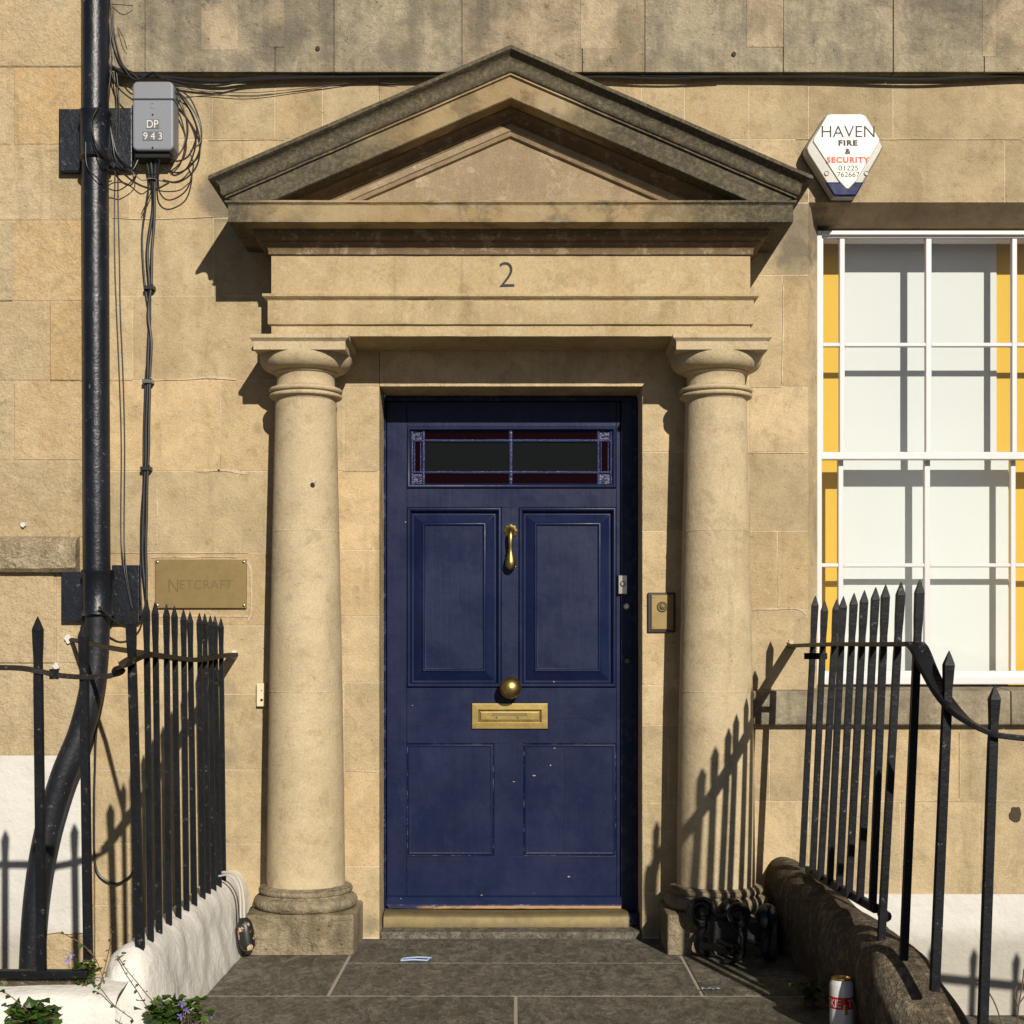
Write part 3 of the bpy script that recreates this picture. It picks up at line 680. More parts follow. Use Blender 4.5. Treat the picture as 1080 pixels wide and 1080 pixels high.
b = MB(); b.frame(dx(651.5), dx(661.5), dz(627), dz(606.5), [(0, 0), (0, .016), (.003, .018)], base=DD)
b.lathe([(.011, .018), (.011, .021), (.007, .0235), (.0001, .0235)], (dx(656.5), -DD, dz(616)), 'Y', 20); b.build('cylinder_lock', M['steel'], dob, bevel=.0008)
b = MB(); b.lathe([(.013, 0), (.013, .004), (.009, .006), (.0001, .006)], (dx(660.5), -DD - .012, dz(639.5)), 'Y', 20); b.build('small_lock', M['steel'], dob)
b = MB(); b.lathe([(.012, 0), (.012, .006), (.009, .014), (.0001, .016)], (dx(661.5), -DD - .012, dz(697)), 'Y', 20); b.build('deadlock', M['brass_step'], dob, smooth=True)
# frame and brass threshold
b = MB(); fz = Z(408) - .001
b.box(X(400.5) + .001, dx(407.3), DD + .014, DD - .06, .03, fz); b.box(dx(655), X(677) - .001, DD + .012, DD - .06, .03, fz)
b.box(dx(407.3) + .0003, dx(655) - .0003, DD + .014, DD - .06, dz(423.4), fz)
b.box(X(400.5) + .001, dx(405), DD + .024, DD + .014, .04, fz); b.box(dx(667), X(677) - .001, DD + .022, DD + .012, .04, fz)
b.build('door_frame', M['blue'], house, bevel=.003)
b = MB(); b.box(dx(403), dx(674), DD - .05, DD - .07, .02, fz); b.build('dark_hall', M['dark'], house)
b = MB(); v = []; n = 30
prf = [(-.245, .074), (-.160, .076), (-.128, .074), (-.108, .068), (-.100, .058), (-.098, .026), (-.098, .021)]
rg = []
for i in range(n + 1):
    x = X(404.5, -.1) + (X(663, -.1) - X(404.5, -.1)) * i / n
    rg.append([(x, -d, z + (.0035 * (1 - math.cos((i / n) * 2 * math.pi)) * -.5 if z > .05 else 0) + .0008 * noise.noise(Vector((x * 20, d * 9, 1)))) for d, z in prf])
b.rings(rg, False, False); b.build('brass_threshold', M['brass_step'], house, smooth=60)
b = MB(); b.box(X(663, -.1) + .001, X(677) - .002, -.12, -.22, .021, .07); b.build('sill_stop', M['blue'], house)

# window -------------------------------------------------------------------
WF = -.108
win = MB(); wxx = lambda p, d=WF: X(p, d)
fx0, fx1, fz0, fz1 = X(863, WF) - .005, X(1186.5, WF) + .004, .9525, Z(243, WF)
win.box(fx0, X(867, WF), WF, WF - .13, fz0, fz1); win.box(X(1182.5, WF), fx1, WF, WF - .13, fz0, fz1)
win.box(X(867, WF), X(1182.5, WF), WF + .0, WF - .13, Z(247.5, WF), fz1); win.box(X(867, WF), X(1182.5, WF), WF, WF - .13, fz0, Z(714, WF))
wo = win.build('window', M['joinery'], house, bevel=.003)
cols = [(863.5, 868.5), (886, 891.5), (977, 983.2), (1068, 1073.5), (1158.5, 1164), (1181, 1186)]
def sash(name, d, xs, y0, y1, ymid, tr, br, seed):
    b = MB(); z1, z0 = Z(y0, d), Z(y1, d)
    b.box(X(xs[0][0], d), X(xs[-1][1], d), d, d - .034, z1 - tr, z1); b.box(X(xs[0][0], d), X(xs[-1][1], d), d, d - .034, z0, z0 + br)
    for k, (a, c) in enumerate(xs):
        dd = d - .0005 if k in (0, 5) else d - .006
        b.box(X(a, d), X(c, d), dd, dd - .026, z0 + br - .001, z1 - tr + .001)
    zm = Z(ymid, d)
    for (a, c), (e, f_) in zip(xs, xs[1:]): b.box(X(c, d) - .001, X(e, d) + .001, d - .007, d - .031, zm - .0075, zm + .0075)
    o = b.build(name, M['joinery'], wo, bevel=.0035, seg=2)
    gl = MB(); yy = -(d - .02)
    gl.add([(X(xs[0][0], d) + .005, yy, z0 + .01), (X(xs[-1][1], d) - .005, yy, z0 + .01), (X(xs[-1][1], d) - .005, yy, z1 - .01), (X(xs[0][0], d) + .005, yy, z1 - .01)], [(0, 1, 2, 3)])
    gl.build('pane', M['glass'], wo)
sash('upper_sash', -.122, cols, 246.5, 484.5, 363, .016, .029, 1)
sash('lower_sash', -.160, [(a - 1.5 if i == 0 else a - 1.5, c - 1.5) for i, (a, c) in enumerate(cols)], 476.5, 720, 596, .026, .046, 2)
b = MB(); bd = -.30
b.box(X(888, bd) , X(1051, bd), bd, bd - .01, Z(484, bd), Z(220, bd)); b.box(X(886, bd), X(1063, bd), bd + .003, bd - .008, Z(735, bd), Z(484, bd) - .001)
b.build('blind', M['blind'], wo)
b = MB(); b.box(fx0 - .1, fx1 + .1, bd - .012, bd - .03, fz0 - .15, fz1 + .2); b.box(fx0 - .1, fx0 - .07, WF - .13, bd - .012, fz0 - .15, fz1 + .2); b.box(fx1 + .07, fx1 + .1, WF - .13, bd - .012, fz0 - .15, fz1 + .2)
b.box(fx0 - .1, fx1 + .1, WF - .13, bd - .012, fz1 + .12, fz1 + .15)
b.build('interior_shutter', M['yellow'], wo)

# ------------------------------------------------------------------ neighbouring house
nb = thing('town_house', (-2.4, 0, 0), 'neighbouring house front of rough yellow stone with whitewashed foot, left of the drainpipe', 'house')
w = MB()
NR = [-700, -600, -500, -400, -300, -200, -90, -10, 71, 153, 233, 318, 402, 486, 568]
w.v = w.v
blocks(w, -520, 99, NR, {i: [14 - 135 * k - (60 if i % 2 else 0) for k in range(4)] + ([52] if i in (9, 11) else []) for i in range(14)}, jit=.003)
blocks(w, -520, 99, [600, 700, 797, 985, 1090], {i: [58 - 70 * (i % 2) - 130 * k for k in range(4)] for i in range(4)}, jit=.003)
w.build('wall', M['rough'], nb, bevel=.004, seg=1)
m = MB(); m.box(X(-519), X(98.5), -.0036, -.2, Z(1089), Z(-699)); m.build('mortar_bed', M['rough'], nb)
b = MB(); rg = []
n = 60
for i in range(n + 1):
    x = X(-519) + (X(84) - X(-519)) * i / n; q = Vector((x * 9, 2, 5)); e = .004 * noise.noise(q); e2 = .006 * noise.noise(q * 2.3)
    rg.append([(x, .01, Z(565)), (x, -.028 - e, Z(568) + e), (x, -.052 + e2, Z(574)), (x, -.056 + e, Z(585) + e), (x, -.050 - e2, Z(600) + e2), (x, -.03, Z(604) + e), (x, .01, Z(602))])
b.rings(rg, True, True, .2); b.build('string_course', M['ledge'], nb, smooth=40)
b = MB(); pts = [(X(-519), Z(797))] + [(X(p), Z(797 + 1.5 * noise.noise(Vector((p * .05, 8, 1))))) for p in range(-500, 96, 14)] + [(X(96), Z(797)), (X(97), Z(900)), (X(96), Z(984))] + \
    [(X(p), Z(984 + 3 * noise.noise(Vector((p * .09, 4, 1))))) for p in range(92, 52, -6)] + [(X(49), Z(985)), (X(47), Z(1060)), (X(-519), Z(1060))]
b.prism(pts, .006, -.01); b.build('painted_base', M['limewash'], nb)
for cx_, cy_, r in ((73, 674, .021), (60, 703, .017), (25, 554, .012)):
    k = 22; ring0 = [(X(cx_) + r * (.75 + .5 * noise.noise(Vector((math.cos(a) * 2, math.sin(a) * 2, cx_)))) * math.cos(a), Z(cy_) + r * (.8 + .6 * noise.noise(Vector((math.cos(a) * 2, 5 + math.sin(a) * 2, cx_)))) * math.sin(a)) for a in [2 * math.pi * i / k for i in range(k)]]
    b = MB(); b.prism(ring0, .012, -.005); b.build('mortar_dab', M['limewash'], nb, bevel=.005)

# ------------------------------------------------------------------ ground
b = MB(); b.box(-8, 8, -.35, 2.29, -.5, -.29); tag(b.build('light_well_floor', M['paving']), kind='structure')
b = MB(); b.box(-150, 150, 4.11, 300, -.5, -.12); b.box(-150, -5.01, 2.3, 4.1, -.5, -.004); b.box(5.01, 150, 2.3, 4.1, -.5, -.004); ROADB = b
b = MB()
slabs = [(-.98, -.59, .001, .914), (-.59, .588, .001, .434), (-.59, .588, .434, .914), (.588, .98, .001, .914), (-1.05, 0.0, .914, 1.56), (0.0, 1.05, .914, 1.56), (-1.05, -.35, 1.56, 2.3), (-.35, .55, 1.56, 2.3), (.55, 1.05, 1.56, 2.3)]
for x0, x1, a, c in slabs:
    e = random.uniform(-.0015, .0015); b.box(x0 + .0045, x1 - .0045, a + .0055, c - .0055, -.06, e, random.random())
for i in range(12):
    for j in range(3):
        x0 = -4.8 + i * .8 + (.4 if j % 2 else 0); b.box(x0 + .004, x0 + .796, 2.304 + j * .6, 2.896 + j * .6, -.06, random.uniform(-.0015, .0015), random.random())
tag(b.build('paving', M['paving'], bevel=.004, seg=2), kind='structure')
b = MB(); b.box(-1.0, 1.0, .001, 2.3, -.28, -.003); b.box(-5, 5, 2.3, 4.1, -.28, -.003)
tag(b.build('pavement_bed', M['joint']), kind='structure')
M['road'] = simple('asphalt', (.05, .05, .052), .9, b=.8, bs=90); tag(ROADB.build('road', M['road']), kind='structure')

# ------------------------------------------------------------------ curbs
def loft(mb, secs, amp=.004, freq=9, seed=0):
    rg = []
    for sct in secs:
        row = []
        for q in sct:
            q = Vector(q); k = noise.noise(q * freq + Vector((seed, 0, 0))) * amp + noise.noise(q * freq * 3.1) * amp * .4
            k2 = noise.noise(q * freq + Vector((7, seed, 2))) * amp
            row.append(q + Vector((k, k2, k2 * .9 if q.z > .02 else 0)))
        rg.append(row)
    mb.rings(rg, False, False)
def resamp(pts, n):
    pp = smooth_path([Vector((a, 0, c)) for a, c in pts], 10); out = []
    for i in range(n): q = pp[round(i * (len(pp) - 1) / (n - 1))]; out.append((q.x, q.z))
    return out
curbL = thing('curb_wall', (-1.1, -.8, 0), 'low white painted curb wall with rounded top under the left railing', 'curb wall')
sec = resamp([(-.972, -.01), (-.985, .04), (-1.000, .13), (-1.016, .205), (-1.045, .248), (-1.085, .258), (-1.125, .24), (-1.155, .19), (-1.165, .06), (-1.17, -.3)], 44)
b = MB(); secs = []
for i in range(71):
    f = i / 70; d = 1.34 * f
    secs.append([(x, -d, z) for x, z in sec])
for i in range(1, 15):
    a = R(90 * i / 14); k = math.cos(a); dd = 1.34 + .13 * math.sin(a)
    secs.append([(-1.07 + (x + 1.07) * (.25 + .75 * k), -dd, (z if z < 0 else z * (.35 + .65 * k ** .6 if k > .001 else .35))) for x, z in sec])
loft(b, secs, .009, 9, 1)
b.add([q for q in secs[-1]], [tuple(range(44))])
b.build('curb', M['curbwhite'], curbL, smooth=60)
b = MB(); sec2 = resamp([(0, -.3), (0, .12), (.02, .185), (.07, .205), (.16, .20), (.215, .175), (.228, .10), (.235, -.3)], 30)
secs = []
for i in range(50):
    x = -1.07 - i * .04; secs.append([(x, -(1.36 + a), z * .82 if z > 0 else z) for a, z in sec2])
loft(b, secs, .007, 8, 4); b.build('front_curb', M['curbwhite'], curbL, smooth=60)
b = MB(); b.box(-3.1, -1.19, 1.44, 1.50, .10, .190); b.build('coping_strip', M['curbstone'], curbL, bevel=.008)

curbR = thing('curb_wall', (1.05, -.9, 0), 'low dark stone curb wall with rounded top under the right railing', 'curb wall')
sec = resamp([(.955, -.01), (.950, .06), (.940, .15), (.938, .225), (.955, .278), (.99, .303), (1.03, .303), (1.07, .285), (1.095, .24), (1.10, .1), (1.10, -.3)], 44)
b = MB(); secs = []
for i in range(75):
    f = i / 74; d = 1.57 * f; dr = -.02 * f
    secs.append([(x + .012 * f * (1 if x < 1 else 2), -d, z + (dr if z > .1 else 0)) for x, z in sec])
for i in range(1, 19):
    a = i / 18; d = 1.57 + .27 * a; drop = 1 - .72 * a ** 1.4
    secs.append([((x + .012 * (1 if x < 1 else 2)) + .10 * a * a, -d, z if z < 0 else (z - .02 * (z > .1)) * drop) for x, z in sec])
loft(b, secs, .009, 7, 9); b.add([q for q in secs[-1]], [tuple(range(44))])
b.build('curb', M['curbstone'], curbR, smooth=60)
b = MB(); secs = []
for i in range(40):
    x = 1.15 + i * .045; secs.append([(x, -(1.74 + a), z * .62 if z > 0 else z) for a, z in sec2])
loft(b, secs, .006, 8, 14); b.build('front_curb', M['curbstone'], curbR, smooth=60)

# ------------------------------------------------------------------ railings
def spear(mb, base, tip, w=.0088, zr=None):
    L = tip[2] - base[2]; fr_ = (zr - base[2]) / L if zr else .8
    j = Vector((random.uniform(-.004, .004), random.uniform(-.003, .003), 0))
    hd = .038 / L
    mb.sqbar(base, Vector(tip) + j, [(0, w), (fr_ - .03, w * .98), (fr_, w * .92), (fr_ + .03, w * .9), (fr_ + .07, w * 1.05), (1 - hd - .004, w * 1.12), (1 - hd, w * 1.15), (1 - hd * .85, w * 1.05), (1 - hd * .25, w * .38), (1, w * .06)])
railL = thing('railing', (-1.1, -.8, 0), 'black iron railing of tightly set spear bars on the white curb, left of the door', 'railing')
tips = [(154.7, 632), (163.9, 634.4), (174.2, 636.7), (184.4, 638.6), (193, 642), (201.4, 644.4), (210.3, 646), (216, 646.4), (222, 648.6), (227.8, 649), (232.5, 651)]
XL = -1.064
for tx, ty in tips:
    s_ = (HX - tx) / -XL; d = D - F / s_; z = H + (HY - ty) / s_
    b = MB(); spear(b, (XL + .012, -d, .235), (XL, -d, z), .0080, 1.07); b.build('bar', M['iron'], railL, bevel=.0012, seg=1)
def bar_at(par, tx, ty, bx, by, d, zr, w=.0095):
    t = P(tx, ty, d); q = P(bx, by, d); b = MB(); spear(b, tuple(q), tuple(t), w, zr); return b.build('bar', M['iron'], par, bevel=.0012, seg=1)
bar_at(railL, 138.9, 644, 148, 1003, 1.38, 1.04, .0115); bar_at(railL, 88.3, 657, 93, 1012, 1.46, 1.015, .0112); bar_at(railL, 41, 650, 44, 1030, 1.52, 1.03, .0112)
for k in range(9):
    xx = X(41, 1.52) - .135 * (k + 1); b = MB(); spear(b, (xx, -1.53, .2), (xx, -1.53, 1.17), .0112, 1.03); b.build('bar', M['iron'], railL, bevel=.0012, seg=1)
b = MB(); pth = smooth_path([(XL + .002, .01, 1.068), (XL, -.3, 1.062), (XL - .004, -.62, 1.052), (XL, -.9, 1.058), (XL, -1.2, 1.070), (XL - .002, -1.33, 1.072), (XL - .03, -1.43, 1.045), P(119, 712, 1.42), P(88, 714, 1.46), P(60, 712, 1.50), P(41, 708, 1.52), P(0, 704, 1.53), (-1.8, -1.53, 1.03), (-2.5, -1.53, 1.03)], 6)
b.ribbon(pth, .034, .014); b.build('top_rail', M['rail'], railL, bevel=.003)
b = MB(); b.box(-3.0, X(95, 1.5), 1.532, 1.505, Z(1031, 1.52), Z(1023, 1.52)); b.build('bottom_rail', M['iron'], railL, bevel=.003)
b = MB(); b.tube([P(73, 675, -.01), P(77, 675, .03), P(120, 684, .7), P(158, 690, 1.28)], .0085, n=8); b.build('wall_stay', M['rail'], railL, smooth=True)
b = MB()
for px_, py_, d in ((57, 711, 1.51),): b.lathe([(.013, -.014), (.013, .014)], P(px_, py_, d), 'Z', 10)
b.build('bolt', M['iron'], railL)
def dab(par, c, r, mat, name='mortar_dab', seed=0):
    b = MB(); k = 24; rg = []
    for f, h in ((1, -.004), (1, .003), (.8, .008), (.4, .011)):
        rg.append([(c.x + f * r * (.8 + .7 * noise.noise(Vector((math.cos(a) * 1.6, math.sin(a) * 1.6, seed)))) * math.cos(a), c.y - h, c.z + f * r * (.8 + .7 * noise.noise(Vector((math.cos(a) * 1.6, 7 + math.sin(a) * 1.6, seed)))) * math.sin(a)) for a in [2 * math.pi * i / k for i in range(k)]])
    b.rings(rg); return b.build(name, mat, par, smooth=60)
dab(railL, P(247, 691, 0), .021, M['limewash'], seed=3)

railR = thing('railing', (1.1, -.9, 0), 'black iron railing on the dark curb right of the door, its top rail sweeping down', 'railing')
tipsR = [(859.2, 628), (870.3, 633.3), (881.7, 631.4), (890.3, 628.6), (900.8, 625), (912.8, 622.2), (923.3, 618.9), (935.6, 616.1), (949.4, 613.3), (968.9, 610.6)]
botR = [846, 857, 865, 875, 885, 895, 906.7, 920, 929, 953]
for i, (tx, ty) in enumerate(tipsR):
    s_ = (tx - HX) / 1.06; d = D - F / s_; z = H + (HY - ty) / s_
    b = MB(); spear(b, ((botR[i] - HX) / s_, -d, .27 if i > 7 else .315 + .035 * i / 8), (1.06, -d, z), .0100, 1.10); b.build('bar', M['iron'], railR, bevel=.0012, seg=1)
bar_at(railR, 1000.8, 686, 985.6, 1045, 1.80, .96, .0112)
for k in range(10):
    x = 1.196 + .16 * k; zt = 1.0 - .10 * (k * .16); d = 1.85
    b = MB(); spear(b, (x - .032, -d, -.02 if k else .06), (x, -d, zt), .0112, zt - .125); b.build('bar', M['iron'], railR, bevel=.0012, seg=1)
b = MB(); pth = smooth_path([(1.039, .01, 1.100), (1.042, -.3, 1.102), (1.045, -.8, 1.104), (1.048, -1.3, 1.102), (1.050, -1.64, 1.102)], 5) 
pth2 = smooth_path([(1.050, -1.66, 1.102), (1.053, -1.70, 1.083), (1.064, -1.745, 1.030), (1.088, -1.79, .965), (1.125, -1.83, .915), (1.18, -1.85, .882), (1.25, -1.86, .868), (1.6, -1.86, .835), (2.2, -1.86, .775), (2.9, -1.86, .705)], 6)
b.ribbon(pth, .038, .013); b.ribbon(pth2, .050, .014); b.build('top_rail', M['iron'], railR, bevel=.003)
b = MB(); b.ribbon([(1.020, -.40, .318), (1.022, -.9, .334), (1.022, -1.36, .352)], .020, .026); b.build('bottom_rail', M['iron'], railR, bevel=.003)
b = MB(); b.tube([(1.03, -1.40, .345), (1.03, -1.44, .345)], .016, n=10); b.build('rail_end_boss', M['iron'], railR, smooth=True)
b = MB(); q = P(862, 692, .45); b.box(q.x - .045, q.x + .035, .45, .444, q.z - .011, q.z + .011); b.lathe([(.005, 0), (.005, .003)], (q.x - .028, -.45, q.z), 'Y', 10); b.lathe([(.005, 0), (.005, .003)], (q.x + .01, -.45, q.z), 'Y', 10)
b.build('clamp', M['rail'], railR, bevel=.002)
dab(railR, P(834, 678, 0), .018, M['mortar'], seed=6)

# ------------------------------------------------------------------ drainpipe
dp = thing('drainpipe', (X(101), -.09, 0), 'dark iron drainpipe up the wall, bending to the left at its foot', 'drainpipe')
r = .0490; dpd = .085
b = MB(); b.tube([P(100.5, -700, dpd), P(100.5, -300, dpd), P(100.5, 200, dpd), P(102.5, 640, dpd)], r, n=32); b.build('pipe', M['pipe'], dp, smooth=60)
b = MB(); pth = smooth_path([P(103, 630, dpd), P(102.5, 665, dpd), P(99, 715, dpd + .01), P(86, 770, dpd + .03), P(66, 820, dpd + .05), P(49, 880, dpd + .06), P(38, 950, dpd + .06), P(33, 1035, dpd + .06), P(32, 1100, dpd + .06)], 8)
b.tube(pth, r * .94, n=32); b.build('bend', M['bendpaint'], dp, smooth=60)
def sleeve(y0, y1, cx_):
    b = MB(); c = P(cx_, y0, dpd); z1, z0 = Z(y0, dpd), Z(y1, dpd)
    b.lathe([(r, z0 - .006), (r + .009, z0 - .004), (r + .012, z0), (r + .009, z0 + .008), (r + .0055, z0 + .014), (r + .006, z1 - .018), (r + .011, z1 - .010), (r + .011, z1 - .002), (r + .004, z1), (r, z1 + .002)], (c.x, c.y, 0), n=36)
    o = b.build('collar', M['pipe'], dp, smooth=45)
sleeve(118, 168, 100.3); sleeve(601, 648, 103)
for x0, x1, y0, y1 in ((62, 86, 115, 181), (113, 139.5, 114, 178), (64.5, 90, 603, 655), (118, 147, 596, 657)):
    b = MB(); b.box(X(x0, .03), X(x1, .03), .034, .002, Z(y1, .03), Z(y0, .03)); b.build('bracket_plate', M['pipe'], dp, bevel=.004)

# ------------------------------------------------------------------ grey junction box DP 943
jb = thing('junction_box', (X(161.5), -.05, Z(125)), 'grey telephone junction box marked DP 943 beside the drainpipe', 'junction box')
def rrect(x0, x1, z0, z1, rad, n=6):
    o = []
    for cx_, cz_, a0 in ((x1 - rad, z1 - rad, 0), (x0 + rad, z1 - rad, 90), (x0 + rad, z0 + rad, 180), (x1 - rad, z0 + rad, 270)):
        o += [(cx_ + rad * math.cos(R(a0 + 90 * k / n)), cz_ + rad * math.sin(R(a0 + 90 * k / n))) for k in range(n + 1)]
    return o
jd = .095
b = MB(); b.prism(rrect(X(139.5, jd), X(183, jd), Z(158.5, jd), Z(85.5, jd), .02), jd, .004); b.build('case', M['box_grey'], jb, bevel=.008, seg=3)
b = MB(); b.prism([(X(139.8, jd), Z(105.5, jd)), (X(183, jd), Z(105.5, jd)), (X(183, jd), Z(103.8, jd)), (X(139.8, jd), Z(103.8, jd))], jd + .0015, .02); b.build('strap', M['cable'], jb)
b = MB(); b.box(X(154.2, jd), X(168, jd), jd + .0015, jd - .002, Z(135.8, jd), Z(126, jd)); b.box(X(150.5, jd), X(171.5, jd), jd + .0015, jd - .002, Z(148.3, jd), Z(138.8, jd)); b.build('label_strip', M['box_dark'], jb)
b = MB(); put_text(b, 'DP', X(161.1, jd), Z(135.0, jd), jd + .0025, .0285, width=.043, offset=.004); put_text(b, '9 4 3', X(161.2, jd), Z(147.4, jd), jd + .0025, .0265, width=.069, offset=.004); b.build('lettering', M['letter_w'], jb)
b = MB(); b.box(X(143, .06), X(180, .06), .075, .004, Z(168, .06), Z(157, .06)); b.build('cable_entry', M['dark'], jb, bevel=.004)
b = MB(); b.lathe([(.0035, 0), (.0035, .002), (.0001, .003)], (X(161, jd), -jd, Z(121, jd)), 'Y', 10); b.lathe([(.0035, 0), (.0035, .002), (.0001, .003)], (X(161, jd), -jd, Z(155.8, jd)), 'Y', 10); b.build('screw', M['rail'], jb)
b = MB(); b.lathe([(.0105, 0), (.0105, .0012), (.0088, .0016), (.0088, 0)], (X(161, jd), -jd, Z(111.5, jd)), 'Y', 24, cap=False); b.build('moulded_ring', M['box_grey'], jb)

# ------------------------------------------------------------------ cables
def cable(name, pts, r, label, cat='cable', group=None, mat='cable', d=.02, wobble=.0):
    pp = []
    for i, q in enumerate(pts):
        dd = q[2] if len(q) > 2 else d; v = P(q[0], q[1], dd)
        pp.append(v)
    b = MB(); pth = smooth_path(pp, 8); 
    if wobble: pth = [p + Vector((wobble * noise.noise(p * 6 + Vector((r * 999, 0, 0))), wobble * .3 * noise.noise(p * 5), 0)) for p in pth]
    b.tube(pth, r, n=8); o = b.build(name, M[mat], None, smooth=True, origin=tuple(pp[-1])); tag(o, label, cat, group); return o
G1 = 'black cables clipped in a bundle below the grey box'
bl = 'black cable running down the wall in the clipped bundle below the junction box'
bund = cable('cable', [(158, 160, .05), (160, 185, .04), (161, 215), (156, 262), (157, 300), (157.5, 345), (155, 400), (154, 450), (153, 497), (150.5, 550), (151, 600), (155, 640), (157, 655)], .0062, bl, group=G1, wobble=.004)
cable('cable', [(165, 160, .05), (163, 190, .035), (162.5, 235), (160.5, 262), (159, 300), (156, 330), (159.5, 362), (157.5, 400), (157, 450), (156, 497), (154.5, 550), (154, 610), (153.5, 660)], .0058, bl, group=G1, d=.024, wobble=.004)
cable('cable', [(153, 162, .05), (157, 190, .035), (150.5, 240), (150, 268), (153, 300), (157, 340), (155.5, 375), (153, 400), (152, 450), (151, 497), (149, 550), (148.5, 600), (150, 655)], .0038, bl, group=G1, d=.017, wobble=.004)
cable('cable', [(170, 161, .05), (160, 200, .03), (149, 226, .02)], .002, 'thin stray cable end hanging from the underside of the junction box')
for i, (cx_, cy_) in enumerate(((157, 303), (155.5, 402), (153.5, 494))):
    b = MB(); b.box(X(cx_ - 5.5, .03), X(cx_ + 5.5, .03), .034, .001, Z(cy_ + 2, .03), Z(cy_ - 2, .03)); b.lathe([(.004, 0), (.003, .006)], (X(cx_ + 4, .03), -.034, Z(cy_ - 3, .03)), 'Y', 10)
    o = b.build('cable_clip', M['steel'] if i == 1 else M['cable'], None, bevel=.001, origin=(X(cx_), 0, Z(cy_)))
    tag(o, ['uppermost small clip pinning the cable bundle to the wall', 'middle small clip pinning the cable bundle to the wall, shinier than the others', 'lowest small clip pinning the cable bundle to the wall'][i], 'cable clip', 'clips on the cable bundle')
G2 = 'thin black wires dropping beside the drainpipe'
wl = 'thin black wire hanging straight down the wall just right of the drainpipe'
cable('wire', [(113, -6, .06), (118, 60, .05), (123, 110, .045), (121, 200), (121, 270), (123, 330), (126, 400), (128, 470), (127.5, 560), (131, 600, .045), (138.5, 640, .045)], .0024, wl, 'wire', G2, d=.012)
cable('wire', [(116, -6, .06), (121, 60, .05), (125.5, 110, .045), (124.5, 200), (126, 270), (127, 330), (130, 400), (131.5, 470), (131, 560), (133, 600, .045), (139.5, 642, .045)], .0024, wl, 'wire', G2, d=.014)
cable('cable', [(118, 70, .06), (135, 78, .05), (180, 82), (230, 86), (262, 83), (330, 80.5), (450, 79.5), (560, 79), (700, 80), (850, 81), (960, 84), (1020, 82), (1100, 79), (1280, 79)], .0062, 'long black cable tucked under the projecting stone band', d=.030)
cable('cable', [(121, 72, .055), (160, 80, .04), (200, 88.5), (232, 90), (270, 84), (380, 81), (520, 80.5), (610, 81.5), (640, 81), (700, 83), (760, 81)], .0045, 'shorter black cable sagging left of the pediment under the stone band', d=.034)
cable('wire', [(182, 88, .06), (215, 97, .02), (262, 102), (320, 95), (375, 87.5), (420, 87)], .0016, 'upper of two thin grey wires sagging right from the junction box to a nail', 'wire', None, 'wire', d=.01)
cable('wire', [(182, 92, .06), (215, 96, .02), (270, 97.5), (330, 92), (380, 87), (419, 88.5)], .0014, 'lower of two thin grey wires sagging right from the junction box to a nail', 'wire', None, 'wire', d=.012)
G3 = 'black cables looped and coiled around the grey junction box'
cl = 'thin black cable looping in the tangle around the grey junction box'
loops = [
 [(183, 93), (196, 105), (210, 128), (213, 150), (205, 170), (190, 182), (172, 178)],
 [(183, 96), (193, 104), (202, 120), (208, 140), (199, 163), (188, 170), (180, 166)],
 [(184, 92), (200, 104), (212, 130), (210, 150), (201, 160), (203, 175), (196, 200), (180, 211), (168, 203), (166, 180), (170, 165)],
 [(182, 100), (190, 110), (198, 130), (196, 150), (186, 165), (178, 172)],
 [(115, 100), (103, 108), (96, 125, .15), (98, 150, .15), (108, 172, .15), (118, 180), (135, 178), (150, 190), (160, 188), (175, 192), (190, 190), (200, 180)],
 [(111, 0), (112, 40), (118, 80), (128, 95), (140, 106)],
 [(112, -6), (120, 50), (132, 75), (145, 84), (160, 76), (172, 84, .06)],
 [(110, -6), (114, 60), (113, 110), (120, 150), (128, 168), (145, 180), (165, 184), (180, 178)],
 [(118, 60), (115, 110), (118, 150), (124, 172), (138, 180), (146, 166, .06)],
 [(120, 0), (119, 30), (128, 66), (140, 78), (148, 84, .06)],
 [(90, 150, .14), (92, 175, .145), (105, 190, .145), (114, 199), (128, 200), (143, 186), (140, 170, .05)],
 [(115, 100), (104, 112, .14), (97, 132, .15), (104, 158, .15), (118, 176)],
]
for i, L in enumerate(loops): cable('looped_cable', [(a[0] + random.uniform(-1, 1), a[1], a[2] if len(a) > 2 else .055 + .012 * math.sin(i * 2 + k)) for k, a in enumerate(L)], random.choice((.0022, .0028, .0034)), cl, 'cable', G3)
cable('looped_cable', [(186, 97, .06), (193, 112, .06), (197, 135, .06), (192, 158, .06), (182, 170, .06)], .0026, 'pale grey cable looping down right side of the junction box', 'cable', None, 'wire')
for i, (a, c) in enumerate((((118, 4.5), (140, 6)), ((124, 28), (134, 52)))): cable('wire', [(*a, .06), ((a[0] + c[0]) / 2 + 1, (a[1] + c[1]) / 2, .09), (*c, .07)], .0014, ['short stub of wire sticking out level near the top of the drainpipe', 'short stub of wire slanting down above the junction box'][i], 'wire')
cable('cable', [(104, 745), (101, 780), (100, 812), (99, 850), (99.5, 900), (104, 922), (121, 932), (136, 925), (142, 915)], .0042, 'black cable hanging in a loop behind the left railing', d=.022)
cable('cable', [(104, 640, .16), (128, 660, .12), (146, 658, .07), (152, 645, .03)], .004, 'short black cable bridging the lower bracket to the cable bundle')

